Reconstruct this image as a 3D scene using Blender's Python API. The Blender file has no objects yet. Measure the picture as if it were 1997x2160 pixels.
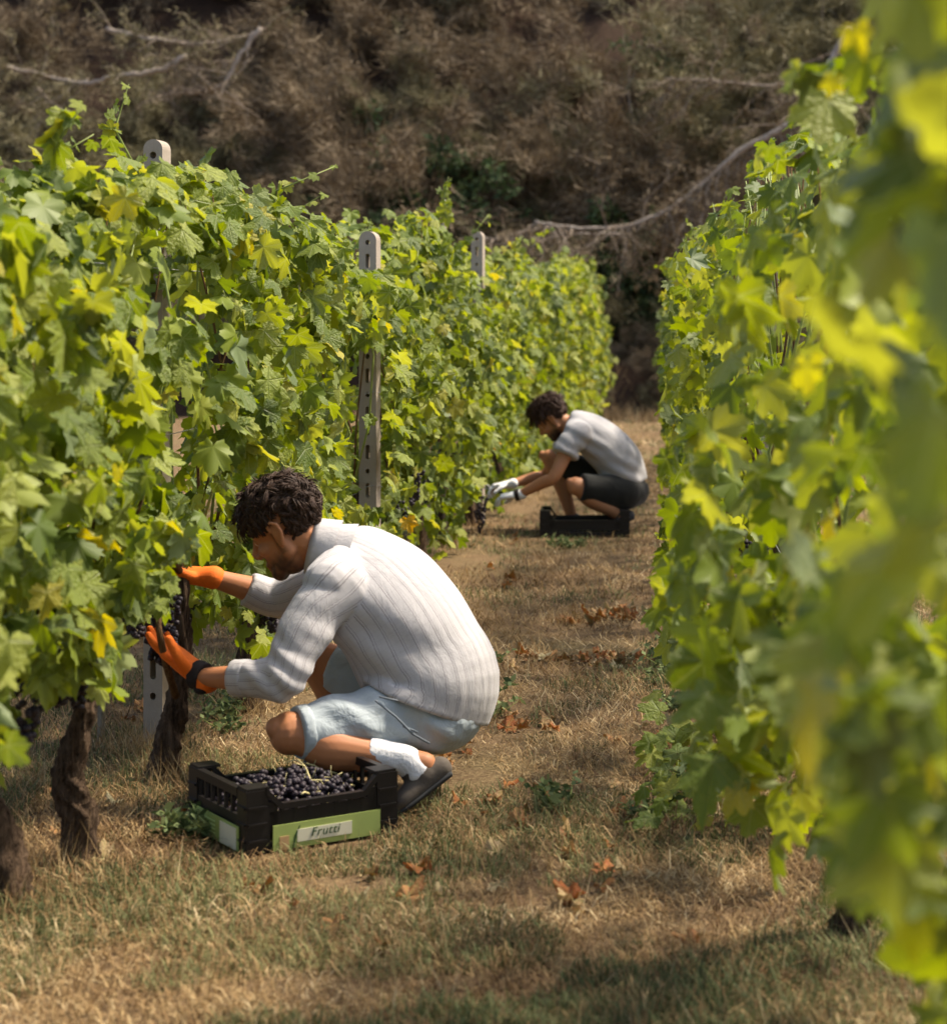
import bpy, bmesh, math, random
import numpy as np
from mathutils import Vector, Matrix, Quaternion

random.seed(7); RNG = np.random.default_rng(7)
SC = bpy.context.scene
COL = SC.collection
R = math.radians
DO = {'setting', 'people', 'crates', 'posts', 'vines', 'litter', 'brush'}

# ------------------------------------------------------------------ camera, sky, sun
FPX, CX, CY, CAMH = 4200.0, 1500.0, 680.0, 1.38      # photo pixels: focal length, vanishing point; eye height in metres
cam_d = bpy.data.cameras.new('camera'); cam = bpy.data.objects.new('camera', cam_d); COL.objects.link(cam)
cam.location = (0, 0, CAMH); cam.rotation_euler = (R(90), 0, 0)
cam_d.sensor_fit = 'AUTO'; cam_d.sensor_width = 36.0
cam_d.lens = FPX / 2160 * 36
cam_d.shift_x = -(CX - 998.5) / 2160; cam_d.shift_y = -(1080 - CY) / 2160
cam_d.clip_start = 0.05; cam_d.clip_end = 400
cam_d.dof.use_dof = True; cam_d.dof.focus_distance = 6.9; cam_d.dof.aperture_fstop = 3.8
SC.camera = cam

SUN = Vector((0.50, 0.26, 0.83)).normalized()         # towards the sun
world = bpy.data.worlds.new('World'); SC.world = world; world.use_nodes = True
wn = world.node_tree.nodes; wl = world.node_tree.links
sky = wn.new('ShaderNodeTexSky'); sky.sky_type = 'NISHITA'; sky.sun_disc = False
sky.sun_elevation = math.asin(SUN.z); sky.sun_rotation = math.atan2(SUN.x, SUN.y)
sky.dust_density = 3.0; sky.air_density = 1.0; sky.ozone_density = 0.6
bgn = wn['Background']; bgn.inputs['Strength'].default_value = 0.13
wl.new(sky.outputs[0], bgn.inputs['Color'])
sun_d = bpy.data.lights.new('sun', 'SUN'); sun_d.energy = 3.8; sun_d.angle = R(5.0); sun_d.color = (1.0, 0.90, 0.74)
sun = bpy.data.objects.new('sun', sun_d); COL.objects.link(sun)
sun.rotation_euler = SUN.to_track_quat('Z', 'Y').to_euler()
SC.view_settings.view_transform = 'Standard'; SC.view_settings.look = 'None'
SC.view_settings.exposure = 1.12; SC.view_settings.gamma = 1.0
try: SC.view_settings.use_curve_mapping = False
except Exception: pass
SC.cycles.use_denoising = True
SC.cycles.max_bounces = 6; SC.cycles.diffuse_bounces = 3; SC.cycles.glossy_bounces = 2
SC.cycles.transmission_bounces = 4; SC.cycles.transparent_max_bounces = 4
SC.cycles.caustics_reflective = False; SC.cycles.caustics_refractive = False

# ------------------------------------------------------------------ helpers
def P(x, y, Y):                                       # photo pixel at depth Y -> point
    return Vector(((x - CX) * Y / FPX, Y, CAMH - (y - CY) * Y / FPX))
def PX(p): return (CX + FPX * p[0] / p[1], CY + FPX * (CAMH - p[2]) / p[1])
def V(*a): return Vector(a)

def hash3(i, j, k, s=0):
    n = (i * 374761393 + j * 668265263 + k * 1274126177 + s * 974711) & 0x7fffffff
    n = ((n ^ (n >> 13)) * 1103515245) & 0x7fffffff
    n = ((n ^ (n >> 15)) * 12345701) & 0x7fffffff
    return ((n ^ (n >> 12)) & 0xffff) / 65535.0
def vnoise(x, y, z=None, seed=0):
    x = np.asarray(x, float); y = np.asarray(y, float); z = np.zeros_like(x) if z is None else np.asarray(z, float)
    xi, yi, zi = [np.floor(a).astype(np.int64) for a in (x, y, z)]
    fx, fy, fz = x - xi, y - yi, z - zi
    fx, fy, fz = [f * f * (3 - 2 * f) for f in (fx, fy, fz)]
    out = 0
    for a in (0, 1):
        for b in (0, 1):
            for c in (0, 1):
                w = (fx if a else 1 - fx) * (fy if b else 1 - fy) * (fz if c else 1 - fz)
                out = out + w * hash3(xi + a, yi + b, zi + c, seed)
    return out
def fbm(x, y, z=None, seed=0, oct=4):
    t = 0; a = .5; f = 1.0
    for o in range(oct):
        t = t + a * vnoise(np.asarray(x) * f, np.asarray(y) * f, None if z is None else np.asarray(z) * f, seed + o); a *= .5; f *= 2.03
    return t

def link(name, me, mat=None, parent=None, loc=None):
    o = bpy.data.objects.new(name, me); COL.objects.link(o)
    if mat is not None and me is not None and not me.materials: me.materials.append(mat)
    if parent is not None: o.parent = parent
    if loc is not None: o.location = loc
    return o
def tag(o, label=None, cat=None, group=None, kind=None):
    if label: o['label'] = label
    if cat: o['category'] = cat
    if group: o['group'] = group
    if kind: o['kind'] = kind
    return o
def empty(name, loc, label=None, cat=None, group=None):
    o = bpy.data.objects.new(name, None); COL.objects.link(o); o.location = loc; o.empty_display_size = .1
    return tag(o, label, cat, group)
def np_mesh(name, verts, faces, smooth=True):
    """faces: int array (n,3) or (n,4)"""
    verts = np.asarray(verts, np.float32); faces = np.asarray(faces, np.int32)
    me = bpy.data.meshes.new(name); n, k = faces.shape
    me.vertices.add(len(verts)); me.vertices.foreach_set('co', verts.ravel())
    me.loops.add(n * k); me.loops.foreach_set('vertex_index', faces.ravel())
    me.polygons.add(n); me.polygons.foreach_set('loop_start', np.arange(0, n * k, k, dtype=np.int32))
    try: me.polygons.foreach_set('loop_total', np.full(n, k, np.int32))
    except Exception: pass
    me.polygons.foreach_set('use_smooth', np.full(n, smooth, bool))
    me.update(calc_edges=True)
    return me
def point_attr(me, name, vals):
    a = me.attributes.new(name, 'FLOAT', 'POINT'); a.data.foreach_set('value', np.asarray(vals, np.float32))
def get_co(me):
    a = np.empty(len(me.vertices) * 3, np.float32); me.vertices.foreach_get('co', a); return a.reshape(-1, 3).astype(float)
def set_co(me, c):
    me.vertices.foreach_set('co', np.asarray(c, np.float32).ravel()); me.update()
def get_no(me):
    a = np.empty(len(me.vertices) * 3, np.float32); me.vertices.foreach_get('normal', a); return a.reshape(-1, 3).astype(float)

def cr(a, b, c, d, t):
    return .5 * ((2 * b) + (c - a) * t + (2 * a - 5 * b + 4 * c - d) * t * t + (3 * b - a - 3 * c + d) * t ** 3)
def resample(keys, sub):
    K = [np.array(list(k[0]) + list(k[1:]), float) for k in keys]
    out = []
    for i in range(len(K) - 1):
        a = K[i - 1] if i else 2 * K[0] - K[1]; d = K[i + 2] if i + 2 < len(K) else 2 * K[-1] - K[-2]
        for s in range(sub): out.append(cr(a, K[i], K[i + 1], d, s / sub))
    out.append(K[-1]); return np.array(out)

class MB:
    def __init__(s): s.v = []; s.f = []
    def add(s, verts, faces):
        b = len(s.v); s.v += [tuple(v) for v in verts]; s.f += [tuple(i + b for i in f) for f in faces]
    def box(s, c, d, rot=None, taper=1.0):
        x, y, z = d[0] / 2, d[1] / 2, d[2] / 2
        vs = [Vector((sx * x * (taper if sz > 0 else 1), sy * y * (taper if sz > 0 else 1), sz * z)) for sz in (-1, 1) for sy in (-1, 1) for sx in (-1, 1)]
        if rot is not None: vs = [rot @ v for v in vs]
        s.add([v + Vector(c) for v in vs], [(0, 2, 3, 1), (4, 5, 7, 6), (0, 1, 5, 4), (2, 6, 7, 3), (0, 4, 6, 2), (1, 3, 7, 5)])
    def rings(s, rings, close=True):
        b = len(s.v); n = len(rings[0])
        for r in rings: s.v += [tuple(p) for p in r]
        for i in range(len(rings) - 1):
            for j in range(n):
                k = (j + 1) % n
                s.f.append((b + i * n + j, b + i * n + k, b + (i + 1) * n + k, b + (i + 1) * n + j))
        if close:
            s.f.append(tuple(b + j for j in reversed(range(n)))); s.f.append(tuple(b + (len(rings) - 1) * n + j for j in range(n)))
    def tube(s, pts, rad, n=6):
        pts = [Vector(p) for p in pts]; rs = []; up = Vector((.13, .31, .94))
        for i, p in enumerate(pts):
            t = (pts[min(i + 1, len(pts) - 1)] - pts[max(i - 1, 0)])
            t = t.normalized() if t.length > 1e-9 else Vector((0, 0, 1))
            a = t.cross(up)
            if a.length < 1e-3: a = t.cross(Vector((1, 0, 0)))
            a.normalize(); b = t.cross(a); up = b.cross(t) if False else up
            r = rad[i] if hasattr(rad, '__len__') else rad
            rs.append([p + a * (r * math.cos(2 * math.pi * j / n)) + b * (r * math.sin(2 * math.pi * j / n)) for j in range(n)])
        s.rings(rs)
    def sweep(s, keys, side, n=18, sub=5, ends=('round', 'round')):
        """keys (P, ra, rb): ra along side axis, rb across"""
        D = resample(keys, sub); side = Vector(side); rs = []
        ctr = [Vector(d[:3]) for d in D]; fr = []
        for i in range(len(D)):
            t = (ctr[min(i + 1, len(D) - 1)] - ctr[max(i - 1, 0)]).normalized()
            a = (side - t * side.dot(t)).normalized(); b = t.cross(a); fr.append((t, a, b))
        def ring(c, a, b, ra, rb): return [c + a * (ra * math.cos(2 * math.pi * j / n)) + b * (rb * math.sin(2 * math.pi * j / n)) for j in range(n)]
        if ends[0] == 'round':
            t, a, b = fr[0]; ra, rb = D[0][3:5]; h = min(ra, rb)
            for q in (1.2, .8, .4): rs.append(ring(ctr[0] - t * h * math.sin(q), a, b, max(ra * math.cos(q), 1e-4), max(rb * math.cos(q), 1e-4)))
        for i in range(len(D)): rs.append(ring(ctr[i], fr[i][1], fr[i][2], D[i][3], D[i][4]))
        if ends[1] == 'round':
            t, a, b = fr[-1]; ra, rb = D[-1][3:5]; h = min(ra, rb)
            for q in (.4, .8, 1.2): rs.append(ring(ctr[-1] + t * h * math.sin(q), a, b, max(ra * math.cos(q), 1e-4), max(rb * math.cos(q), 1e-4)))
        s.rings(rs)
    def ell(s, c, r, M=None, n=14, m=9):
        rs = []
        for i in range(m):
            th = math.pi * (i + .3) / (m - .4); z = -math.cos(th); q = math.sin(th)
            ring = []
            for j in range(n):
                p = Vector((r[0] * q * math.cos(2 * math.pi * j / n), r[1] * q * math.sin(2 * math.pi * j / n), r[2] * z))
                ring.append((M @ p if M is not None else p) + Vector(c))
            rs.append(ring)
        s.rings(rs)
    def cap(s, a, ra, b, rb, n=12):
        a = Vector(a); b = Vector(b); d = (b - a)
        sd = Vector((.3, .5, .8)) if abs(d.normalized().dot(Vector((.3, .5, .8)).normalized())) < .95 else Vector((1, 0, 0))
        s.sweep([(a, ra, ra), (b, rb, rb)], sd, n=n, sub=1)
    def mesh(s, name, smooth=True):
        me = bpy.data.meshes.new(name); me.from_pydata(s.v, [], s.f); me.update()
        if smooth: me.polygons.foreach_set('use_smooth', np.ones(len(me.polygons), bool))
        return me
    def obj(s, name, mat, parent=None, smooth=False):
        return link(name, s.mesh(name, smooth), mat, parent)

def remesh(mb, voxel, smooth=5, fac=.5):
    me = mb.mesh('tmp'); o = bpy.data.objects.new('tmp', me); COL.objects.link(o)
    m = o.modifiers.new('r', 'REMESH'); m.mode = 'VOXEL'; m.voxel_size = voxel; m.use_smooth_shade = True
    if smooth:
        m2 = o.modifiers.new('s', 'SMOOTH'); m2.factor = fac; m2.iterations = smooth
    dg = bpy.context.evaluated_depsgraph_get(); ev = o.evaluated_get(dg)
    out = bpy.data.meshes.new_from_object(ev)
    bpy.data.objects.remove(o); bpy.data.meshes.remove(me)
    out.polygons.foreach_set('use_smooth', np.ones(len(out.polygons), bool)); out.materials.clear()
    return out

# ------------------------------------------------------------------ materials
class NT:
    def __init__(s, name):
        s.m = bpy.data.materials.new(name); s.m.use_nodes = True; s.t = s.m.node_tree; s.n = s.t.nodes; s.l = s.t.links
        s.b = s.n['Principled BSDF']; s.out = s.n['Material Output']
    def node(s, typ, **kw):
        n = s.n.new(typ)
        for k, v in kw.items(): setattr(n, k, v)
        return n
    def set(s, sock, v):
        if hasattr(v, 'is_linked') or isinstance(v, bpy.types.NodeSocket): s.l.new(v, sock)
        else: sock.default_value = v
    def math(s, op, a, b=0.0, c=None, clamp=False):
        n = s.node('ShaderNodeMath', operation=op); n.use_clamp = clamp
        s.set(n.inputs[0], a); s.set(n.inputs[1], b)
        if c is not None: s.set(n.inputs[2], c)
        return n.outputs[0]
    def mix(s, f, a, b, blend='MIX'):
        n = s.node('ShaderNodeMix', data_type='RGBA', blend_type=blend)
        s.set(n.inputs[0], f)
        s.set(n.inputs[6], a if isinstance(a, bpy.types.NodeSocket) else (*a, 1)[:4]); s.set(n.inputs[7], b if isinstance(b, bpy.types.NodeSocket) else (*b, 1)[:4])
        return n.outputs[2]
    def ramp(s, f, stops):
        n = s.node('ShaderNodeValToRGB'); el = n.color_ramp.elements
        while len(el) < len(stops): el.new(.5)
        for e, (p, c) in zip(el, stops): e.position = p; e.color = (*c, 1) if len(c) == 3 else c
        s.set(n.inputs[0], f); return n.outputs[0]
    def tc(s, w='Object'): return s.node('ShaderNodeTexCoord').outputs[w]
    def noise(s, vec, scale, detail=4, rough=.55, w='Fac', dist=0):
        n = s.node('ShaderNodeTexNoise'); n.inputs['Scale'].default_value = scale; n.inputs['Detail'].default_value = detail
        n.inputs['Roughness'].default_value = rough; n.inputs['Distortion'].default_value = dist
        if vec is not None: s.l.new(vec, n.inputs['Vector'])
        return n.outputs[0 if w == 'Fac' else 1]
    def mapping(s, vec, scale=(1, 1, 1), rot=(0, 0, 0)):
        n = s.node('ShaderNodeMapping'); n.inputs['Scale'].default_value = scale; n.inputs['Rotation'].default_value = rot
        s.l.new(vec, n.inputs['Vector']); return n.outputs[0]
    def bump(s, h, strength=.3, dist=.01):
        n = s.node('ShaderNodeBump'); n.inputs['Strength'].default_value = strength; n.inputs['Distance'].default_value = dist
        s.l.new(h, n.inputs['Height']); s.l.new(n.outputs[0], s.b.inputs['Normal']); return n.outputs[0]
    def base(s, c): s.set(s.b.inputs['Base Color'], c if isinstance(c, bpy.types.NodeSocket) else (*c, 1))
    def rough(s, v, spec=None):
        s.set(s.b.inputs['Roughness'], v)
        if spec is not None: s.b.inputs['Specular IOR Level'].default_value = spec
    def attr(s, name): return s.node('ShaderNodeAttribute', attribute_name=name).outputs['Fac']
    def sep(s, vec):
        n = s.node('ShaderNodeSeparateXYZ'); s.l.new(vec, n.inputs[0]); return n.outputs

def simple(name, c, rough=.7, var=.25, scale=20, bump=.0, spec=.3):
    t = NT(name); n = t.noise(t.tc(), scale, 5)
    t.base(t.mix(n, tuple(x * (1 - var) for x in c), tuple(min(1, x * (1 + var)) for x in c))); t.rough(rough, spec)
    if bump: t.bump(t.noise(t.tc(), scale * 2.5, 5), bump, .004)
    return t.m

def leaf_mat(name, per_object=True, ramp=None, trans=.42, sheen=.3):
    t = NT(name)
    rnd = t.node('ShaderNodeObjectInfo').outputs['Random'] if per_object else t.attr('rnd')
    ramp = ramp or [(0, (.078, .118, .018)), (.35, (.140, .190, .024)), (.65, (.225, .268, .036)), (.93, (.310, .335, .060)), (1, (.40, .35, .04))]
    col = t.ramp(rnd, ramp)
    oc = t.tc() if per_object else t.tc('Generated')
    if per_object:
        x, y, z = t.sep(oc)
        r = t.math('SQRT', t.math('ADD', t.math('MULTIPLY', x, x), t.math('MULTIPLY', y, y)))
        th = t.math('ABSOLUTE', t.math('ARCTAN2', x, y))
        d = None
        for a in (0.0, .88, 1.80):
            q = t.math('MULTIPLY', t.math('ABSOLUTE', t.math('SINE', t.math('SUBTRACT', th, a))), r)
            d = q if d is None else t.math('MINIMUM', d, q)
        vein = t.math('SUBTRACT', 1.0, t.math('DIVIDE', d, t.math('SUBTRACT', .030, t.math('MULTIPLY', r, .018))), clamp=True)
        blot = t.noise(oc, 5.0, 4)
        col = t.mix(t.math('MULTIPLY', t.math('SUBTRACT', blot, .40, clamp=True), 1.6, clamp=True), col, t.mix(.5, col, (.26, .27, .04)))
        spots = t.math('MULTIPLY', t.math('SUBTRACT', t.noise(oc, 11, 3), .68, clamp=True), 9, clamp=True)
        col = t.mix(t.math('MULTIPLY', spots, .6), col, (.20, .12, .04))
        col = t.mix(t.math('MULTIPLY', vein, .55), col, (.30, .34, .12))
        hb = t.math('ADD', t.math('MULTIPLY', vein, -.6), t.noise(oc, 9, 3))
        nb = t.bump(hb, .5, .02)
    else: nb = None
    back = t.node('ShaderNodeNewGeometry').outputs['Backfacing']
    colb = t.mix(.5, col, (.26, .31, .17))
    colf = t.mix(back, col, colb)
    t.base(colf); t.rough(.45 if per_object else .55, sheen)
    tr = t.node('ShaderNodeBsdfTranslucent'); 
    hs = t.node('ShaderNodeHueSaturation'); hs.inputs['Saturation'].default_value = 1.15; hs.inputs['Value'].default_value = 1.5; hs.inputs['Hue'].default_value = .485
    t.l.new(col, hs.inputs['Color']); t.l.new(hs.outputs[0], tr.inputs['Color'])
    mx = t.node('ShaderNodeMixShader'); mx.inputs[0].default_value = trans
    t.l.new(t.b.outputs[0], mx.inputs[1]); t.l.new(tr.outputs[0], mx.inputs[2]); t.l.new(mx.outputs[0], t.out.inputs['Surface'])
    return t.m

M = {}
M['leaf'] = leaf_mat('vine_leaf')
M['leaf_mass'] = leaf_mat('vine_leaf_mass', per_object=False)
M['leaf_yellow'] = leaf_mat('yellow_leaf', ramp=[(0, (.62, .36, .015)), (.6, (.70, .44, .02)), (1, (.55, .30, .02))], trans=.35)
M['leaf_lemon'] = leaf_mat('lemon_leaf', ramp=[(0, (.42, .46, .02)), (1, (.55, .50, .02))], trans=.5)
M['leaf_fallen'] = leaf_mat('fallen_leaf', ramp=[(0, (.16, .065, .025)), (.35, (.34, .10, .030)), (.6, (.36, .17, .07)), (.85, (.42, .29, .15)), (1, (.40, .33, .20))], trans=.12, sheen=.15)
def bark(name, a, b, scale=18):
    t = NT(name); oc = t.tc()
    n = t.noise(t.mapping(oc, (1, 1, .18)), scale * 3, 6, .65); n2 = t.noise(oc, scale * .4, 3)
    st = t.noise(t.mapping(oc, (1, 1, .07)), scale * 4.5, 5, .7); n = t.math('MULTIPLY', t.math('SUBTRACT', t.math('ADD', t.math('MULTIPLY', n, .45), t.math('MULTIPLY', st, .55)), .36, clamp=True), 3.4, clamp=True)
    t.base(t.mix(t.math('MULTIPLY', n2, .7), t.mix(n, a, b), t.mix(n, tuple(x * .7 for x in a), tuple(x * 1.3 for x in b)))); t.rough(.95, .1); t.bump(n, 1.0, .02); return t.m
M['bark'] = bark('vine_bark', (.020, .013, .009), (.20, .130, .082))
M['cane'] = bark('cane_bark', (.16, .08, .035), (.30, .19, .09), 30)
M['shoot'] = simple('green_shoot', (.22, .26, .06), .5, .3, 30)
M['stake'] = bark('stake_wood', (.26, .20, .145), (.46, .39, .30), 14)
M['deadwood'] = bark('dead_branch', (.24, .19, .145), (.46, .385, .31), 6)
def concrete():
    t = NT('post_concrete'); oc = t.tc(); n = t.noise(oc, 9, 6, .65); n2 = t.noise(oc, 90, 3)
    c = t.mix(n, (.26, .205, .155), (.46, .385, .31)); c = t.mix(t.math('MULTIPLY', n2, .35), c, (.24, .21, .17))
    t.base(c); t.rough(.92, .2); t.bump(n2, .35, .004); return t.m
M['concrete'] = concrete()
M['wire'] = simple('galvanised_wire', (.32, .31, .29), .5, .2, 40)
def ground_mat():
    t = NT('dry_ground'); oc = t.tc()
    a = t.noise(oc, 1.1, 5, .6); b = t.noise(oc, 9, 6, .65); c = t.noise(oc, 60, 4, .7)
    col = t.mix(b, (.060, .036, .020), (.20, .125, .065))
    col = t.mix(t.math('MULTIPLY', t.math('SUBTRACT', c, .45, clamp=True), 2.4, clamp=True), col, (.34, .245, .125))
    col = t.mix(t.math('MULTIPLY', t.math('SUBTRACT', a, .50, clamp=True), 2.2, clamp=True), col, t.mix(c, (.065, .065, .025), (.20, .165, .07)))
    t.base(col); t.rough(.95, .1); t.bump(t.math('ADD', b, c), .8, .02); return t.m
M['ground'] = ground_mat()
def hill_mat():
    t = NT('hill_soil'); oc = t.tc(); a = t.noise(oc, .5, 4); b = t.noise(oc, 5, 6, .65); c = t.noise(oc, 28, 4, .7)
    col = t.mix(b, (.022, .013, .009), (.080, .044, .028)); col = t.mix(t.math('MULTIPLY', a, .4), col, (.055, .042, .026))
    col = t.mix(t.math('MULTIPLY', t.math('SUBTRACT', c, .55, clamp=True), 2, clamp=True), col, (.18, .12, .075))
    t.base(col); t.rough(.95, .1); t.bump(t.math('ADD', b, c), .9, .08); return t.m
M['hill'] = hill_mat()
def blade_mat(name, stops, trans=.25):
    t = NT(name); col = t.ramp(t.attr('rnd'), stops); t.base(col); t.rough(.7, .2)
    tr = t.node('ShaderNodeBsdfTranslucent'); t.l.new(col, tr.inputs['Color'])
    mx = t.node('ShaderNodeMixShader'); mx.inputs[0].default_value = trans
    t.l.new(t.b.outputs[0], mx.inputs[1]); t.l.new(tr.outputs[0], mx.inputs[2]); t.l.new(mx.outputs[0], t.out.inputs['Surface']); return t.m
M['straw'] = blade_mat('straw', [(0, (.10, .055, .026)), (.35, (.24, .145, .062)), (.72, (.40, .275, .125)), (1, (.60, .47, .27))])
M['grass'] = blade_mat('green_grass', [(0, (.055, .070, .026)), (.5, (.125, .140, .052)), (1, (.26, .25, .105))])
M['weed'] = blade_mat('weed_leaf', [(0, (.055, .080, .030)), (.5, (.11, .145, .050)), (1, (.22, .25, .10))])
M['needle_brown'] = blade_mat('brown_needles', [(0, (.075, .050, .030)), (.5, (.165, .120, .070)), (1, (.32, .245, .15))], .15)
M['needle_olive'] = blade_mat('olive_needles', [(0, (.072, .062, .031)), (.5, (.165, .142, .070)), (1, (.33, .28, .15))], .15)
M['shrub_green'] = blade_mat('shrub_leaf', [(0, (.030, .050, .020)), (.5, (.060, .090, .032)), (1, (.115, .15, .055))], .2)
M['twig'] = bark('twig', (.075, .050, .034), (.17, .12, .085), 8)
M['twig_grey'] = bark('grey_twig', (.17, .13, .095), (.38, .31, .24), 8)

# ------------------------------------------------------------------ ground and hillside
def ground_h(X, Y):
    return .030 * (fbm(X * 1.7, Y * 1.7, seed=3, oct=3) - .45) + .018 * (fbm(X * 9, Y * 9, seed=5, oct=3) - .45)
def hill_h(X, Y):
    sh = 1.7 * np.exp(-((X + 1.1) / 1.7) ** 2); Y = Y - sh * np.clip((Y - 29.5) / 1.6, 0, 1) * np.clip((33.6 - Y) / 1.6, 0, 1)
    base = np.interp(Y, [28.2, 29.0, 29.7, 31, 33, 40, 52, 70], [-.3, .05, .95, 1.75, 3.0, 9.2, 18, 24])
    k = np.clip((Y - 28.6) / 1.5, 0, 1)
    return base + k * (1.1 * (fbm(X * .35, Y * .35, seed=11) - .47) + .5 * (fbm(X * 1.5, Y * 1.5, seed=12) - .47))
def grid(xs, ys, hf):
    Xg, Yg = np.meshgrid(xs, ys); Z = hf(Xg, Yg); nx, ny = len(xs), len(ys)
    v = np.stack([Xg, Yg, Z], -1).reshape(-1, 3); i = (np.arange(ny - 1)[:, None] * nx + np.arange(nx - 1)[None]).ravel()
    return v, np.stack([i, i + 1, i + nx + 1, i + nx], -1)
if 'setting' in DO:
    xs = np.concatenate([np.linspace(-90, -8, 24), np.linspace(-7.6, -3.3, 30), np.arange(-3.2, 1.6, .035), np.linspace(1.8, 8, 30), np.linspace(9, 90, 24)])
    ys = np.concatenate([np.linspace(-60, 2, 24), np.arange(2.4, 12, .035), np.arange(12.1, 30, .1), np.linspace(31, 90, 20)])
    v, f = grid(xs, ys, ground_h); me = np_mesh('ground', v, f)
    tag(link('ground', me, M['ground']), kind='structure')
    xs = np.concatenate([np.linspace(-60, -15, 40), np.arange(-14.8, 9, .14), np.linspace(9.5, 50, 40)]); ys = np.concatenate([np.arange(28.2, 44, .14), np.linspace(44.5, 70, 40)])
    v, f = grid(xs, ys, hill_h); me = np_mesh('hillside', v, f)
    tag(link('hillside', me, M['hill']), kind='structure')

# ------------------------------------------------------------------ people
def skin_mat(tone):
    t = NT('skin'); a = t.attr('beard'); lip = t.attr('lip'); n = t.noise(t.tc(), 22, 4); n2 = t.noise(t.tc(), 160, 3)
    c = t.mix(n, tuple(x * .86 for x in tone), tuple(x * 1.12 for x in tone))
    c = t.mix(t.math('MULTIPLY', n2, .18), c, (tone[0] * .8, tone[1] * .55, tone[2] * .5))
    c = t.mix(lip, c, (tone[0] * .75, tone[1] * .45, tone[2] * .45))
    c = t.mix(a, c, (.030, .017, .011)); t.base(c); t.rough(.55, .3)
    t.b.inputs['Subsurface Weight'].default_value = .12; t.b.inputs['Subsurface Scale'].default_value = .01
    t.b.inputs['Subsurface Radius'].default_value = (1, .4, .2)
    t.bump(n2, .12, .002); return t.m
def hair_mat(name, c):
    t = NT(name); n = t.noise(t.mapping(t.tc(), (1, 1, 1)), 60, 4); t.base(t.mix(n, tuple(x * .5 for x in c), tuple(x * 1.7 for x in c))); t.rough(.6, .22); return t.m
def cloth_mat(name, c, stripes=None, weave=900, wr=.5, wscale=7, rough=.85):
    t = NT(name); oc = t.tc(); n = t.noise(oc, 6, 4)
    col = t.mix(n, tuple(x * .93 for x in c), tuple(min(.9, x * 1.05) for x in c))
    if stripes:
        u = t.attr('u'); v = t.attr('v'); jit = t.math('MULTIPLY', t.math('SUBTRACT', t.noise(oc, 9, 3), .5), .004)
        uu = t.math('ADD', u, jit)
        def line(x, period, off, w):
            fr = t.math('ABSOLUTE', t.math('SUBTRACT', t.math('FRACT', t.math('ADD', t.math('DIVIDE', x, period), off)), .5))
            return t.math('SUBTRACT', 1.0, t.math('DIVIDE', fr, w), clamp=True)
        ln = t.math('MAXIMUM', line(uu, .031, .0, .060), t.math('MULTIPLY', line(uu, .031, .20, .042), .85))
        brk = t.math('MULTIPLY', t.noise(oc, 14, 4), 1.5, clamp=True)
        col = t.mix(t.math('MULTIPLY', t.math('MULTIPLY', ln, brk), .92), col, stripes)
        l2 = line(v, .03, .1, .10); col = t.mix(t.math('MULTIPLY', l2, .07), col, stripes)
    t.base(col); t.rough(rough, .2)
    t.b.inputs['Sheen Weight'].default_value = .15
    w = t.noise(t.mapping(oc, (1, 1, 1)), weave, 2); wr1 = t.noise(t.mapping(oc, (1, 1.6, .7)), wscale, 6, .58, dist=.8)
    b1 = t.node('ShaderNodeBump'); b1.inputs['Strength'].default_value = wr; b1.inputs['Distance'].default_value = .035; t.l.new(wr1, b1.inputs['Height'])
    b2 = t.node('ShaderNodeBump'); b2.inputs['Strength'].default_value = .15; b2.inputs['Distance'].default_value = .002; t.l.new(w, b2.inputs['Height']); t.l.new(b1.outputs[0], b2.inputs['Normal'])
    t.l.new(b2.outputs[0], t.b.inputs['Normal']); return t.m
def denim_mat():
    t = NT('washed_denim'); oc = t.tc(); n = t.noise(oc, 7, 5, .6); n2 = t.noise(t.mapping(oc, (1, 1, 3)), 120, 3)
    c = t.mix(n, (.24, .285, .31), (.46, .50, .515)); c = t.mix(t.math('MULTIPLY', n2, .25), c, (.62, .64, .64))
    t.base(c); t.rough(.9, .15); w = t.noise(t.mapping(oc, (1, 1.5, 1)), 9, 4, dist=.8)
    b1 = t.node('ShaderNodeBump'); b1.inputs['Strength'].default_value = .5; b1.inputs['Distance'].default_value = .03; t.l.new(w, b1.inputs['Height'])
    b2 = t.node('ShaderNodeBump'); b2.inputs['Strength'].default_value = .2; b2.inputs['Distance'].default_value = .002; t.l.new(n2, b2.inputs['Height']); t.l.new(b1.outputs[0], b2.inputs['Normal'])
    t.l.new(b2.outputs[0], t.b.inputs['Normal']); return t.m

def uv_from_sweeps(me, sweeps):
    """u: arc distance round the nearest centre line, v: distance along it"""
    co = get_co(me); best = np.full(len(co), 1e9); U = np.zeros(len(co)); W = np.zeros(len(co))
    for keys, side, bias in sweeps:
        D = resample(keys, 8); C = D[:, :3]; T = np.gradient(C, axis=0); T /= np.linalg.norm(T, axis=1)[:, None]
        S = np.array(side, float)[None] - T * (T @ np.array(side, float))[:, None]; S /= np.linalg.norm(S, axis=1)[:, None]; B = np.cross(T, S)
        L = np.concatenate([[0], np.cumsum(np.linalg.norm(np.diff(C, axis=0), axis=1))])
        d2 = ((co[:, None, :] - C[None]) ** 2).sum(-1); k = d2.argmin(1); rel = co - C[k]
        a = (rel * S[k]).sum(1); b = (rel * B[k]).sum(1); r = .5 * (D[k, 3] + D[k, 4])
        q = np.sqrt(d2.min(1)) / r + bias; ang = np.arctan2(a, b); m = q < best
        best[m] = q[m]; U[m] = (ang * D[:, 3:5].mean())[m]; W[m] = (L[k] + (rel * T[k]).sum(1))[m]
    point_attr(me, 'u', U); point_attr(me, 'v', W)

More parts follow.
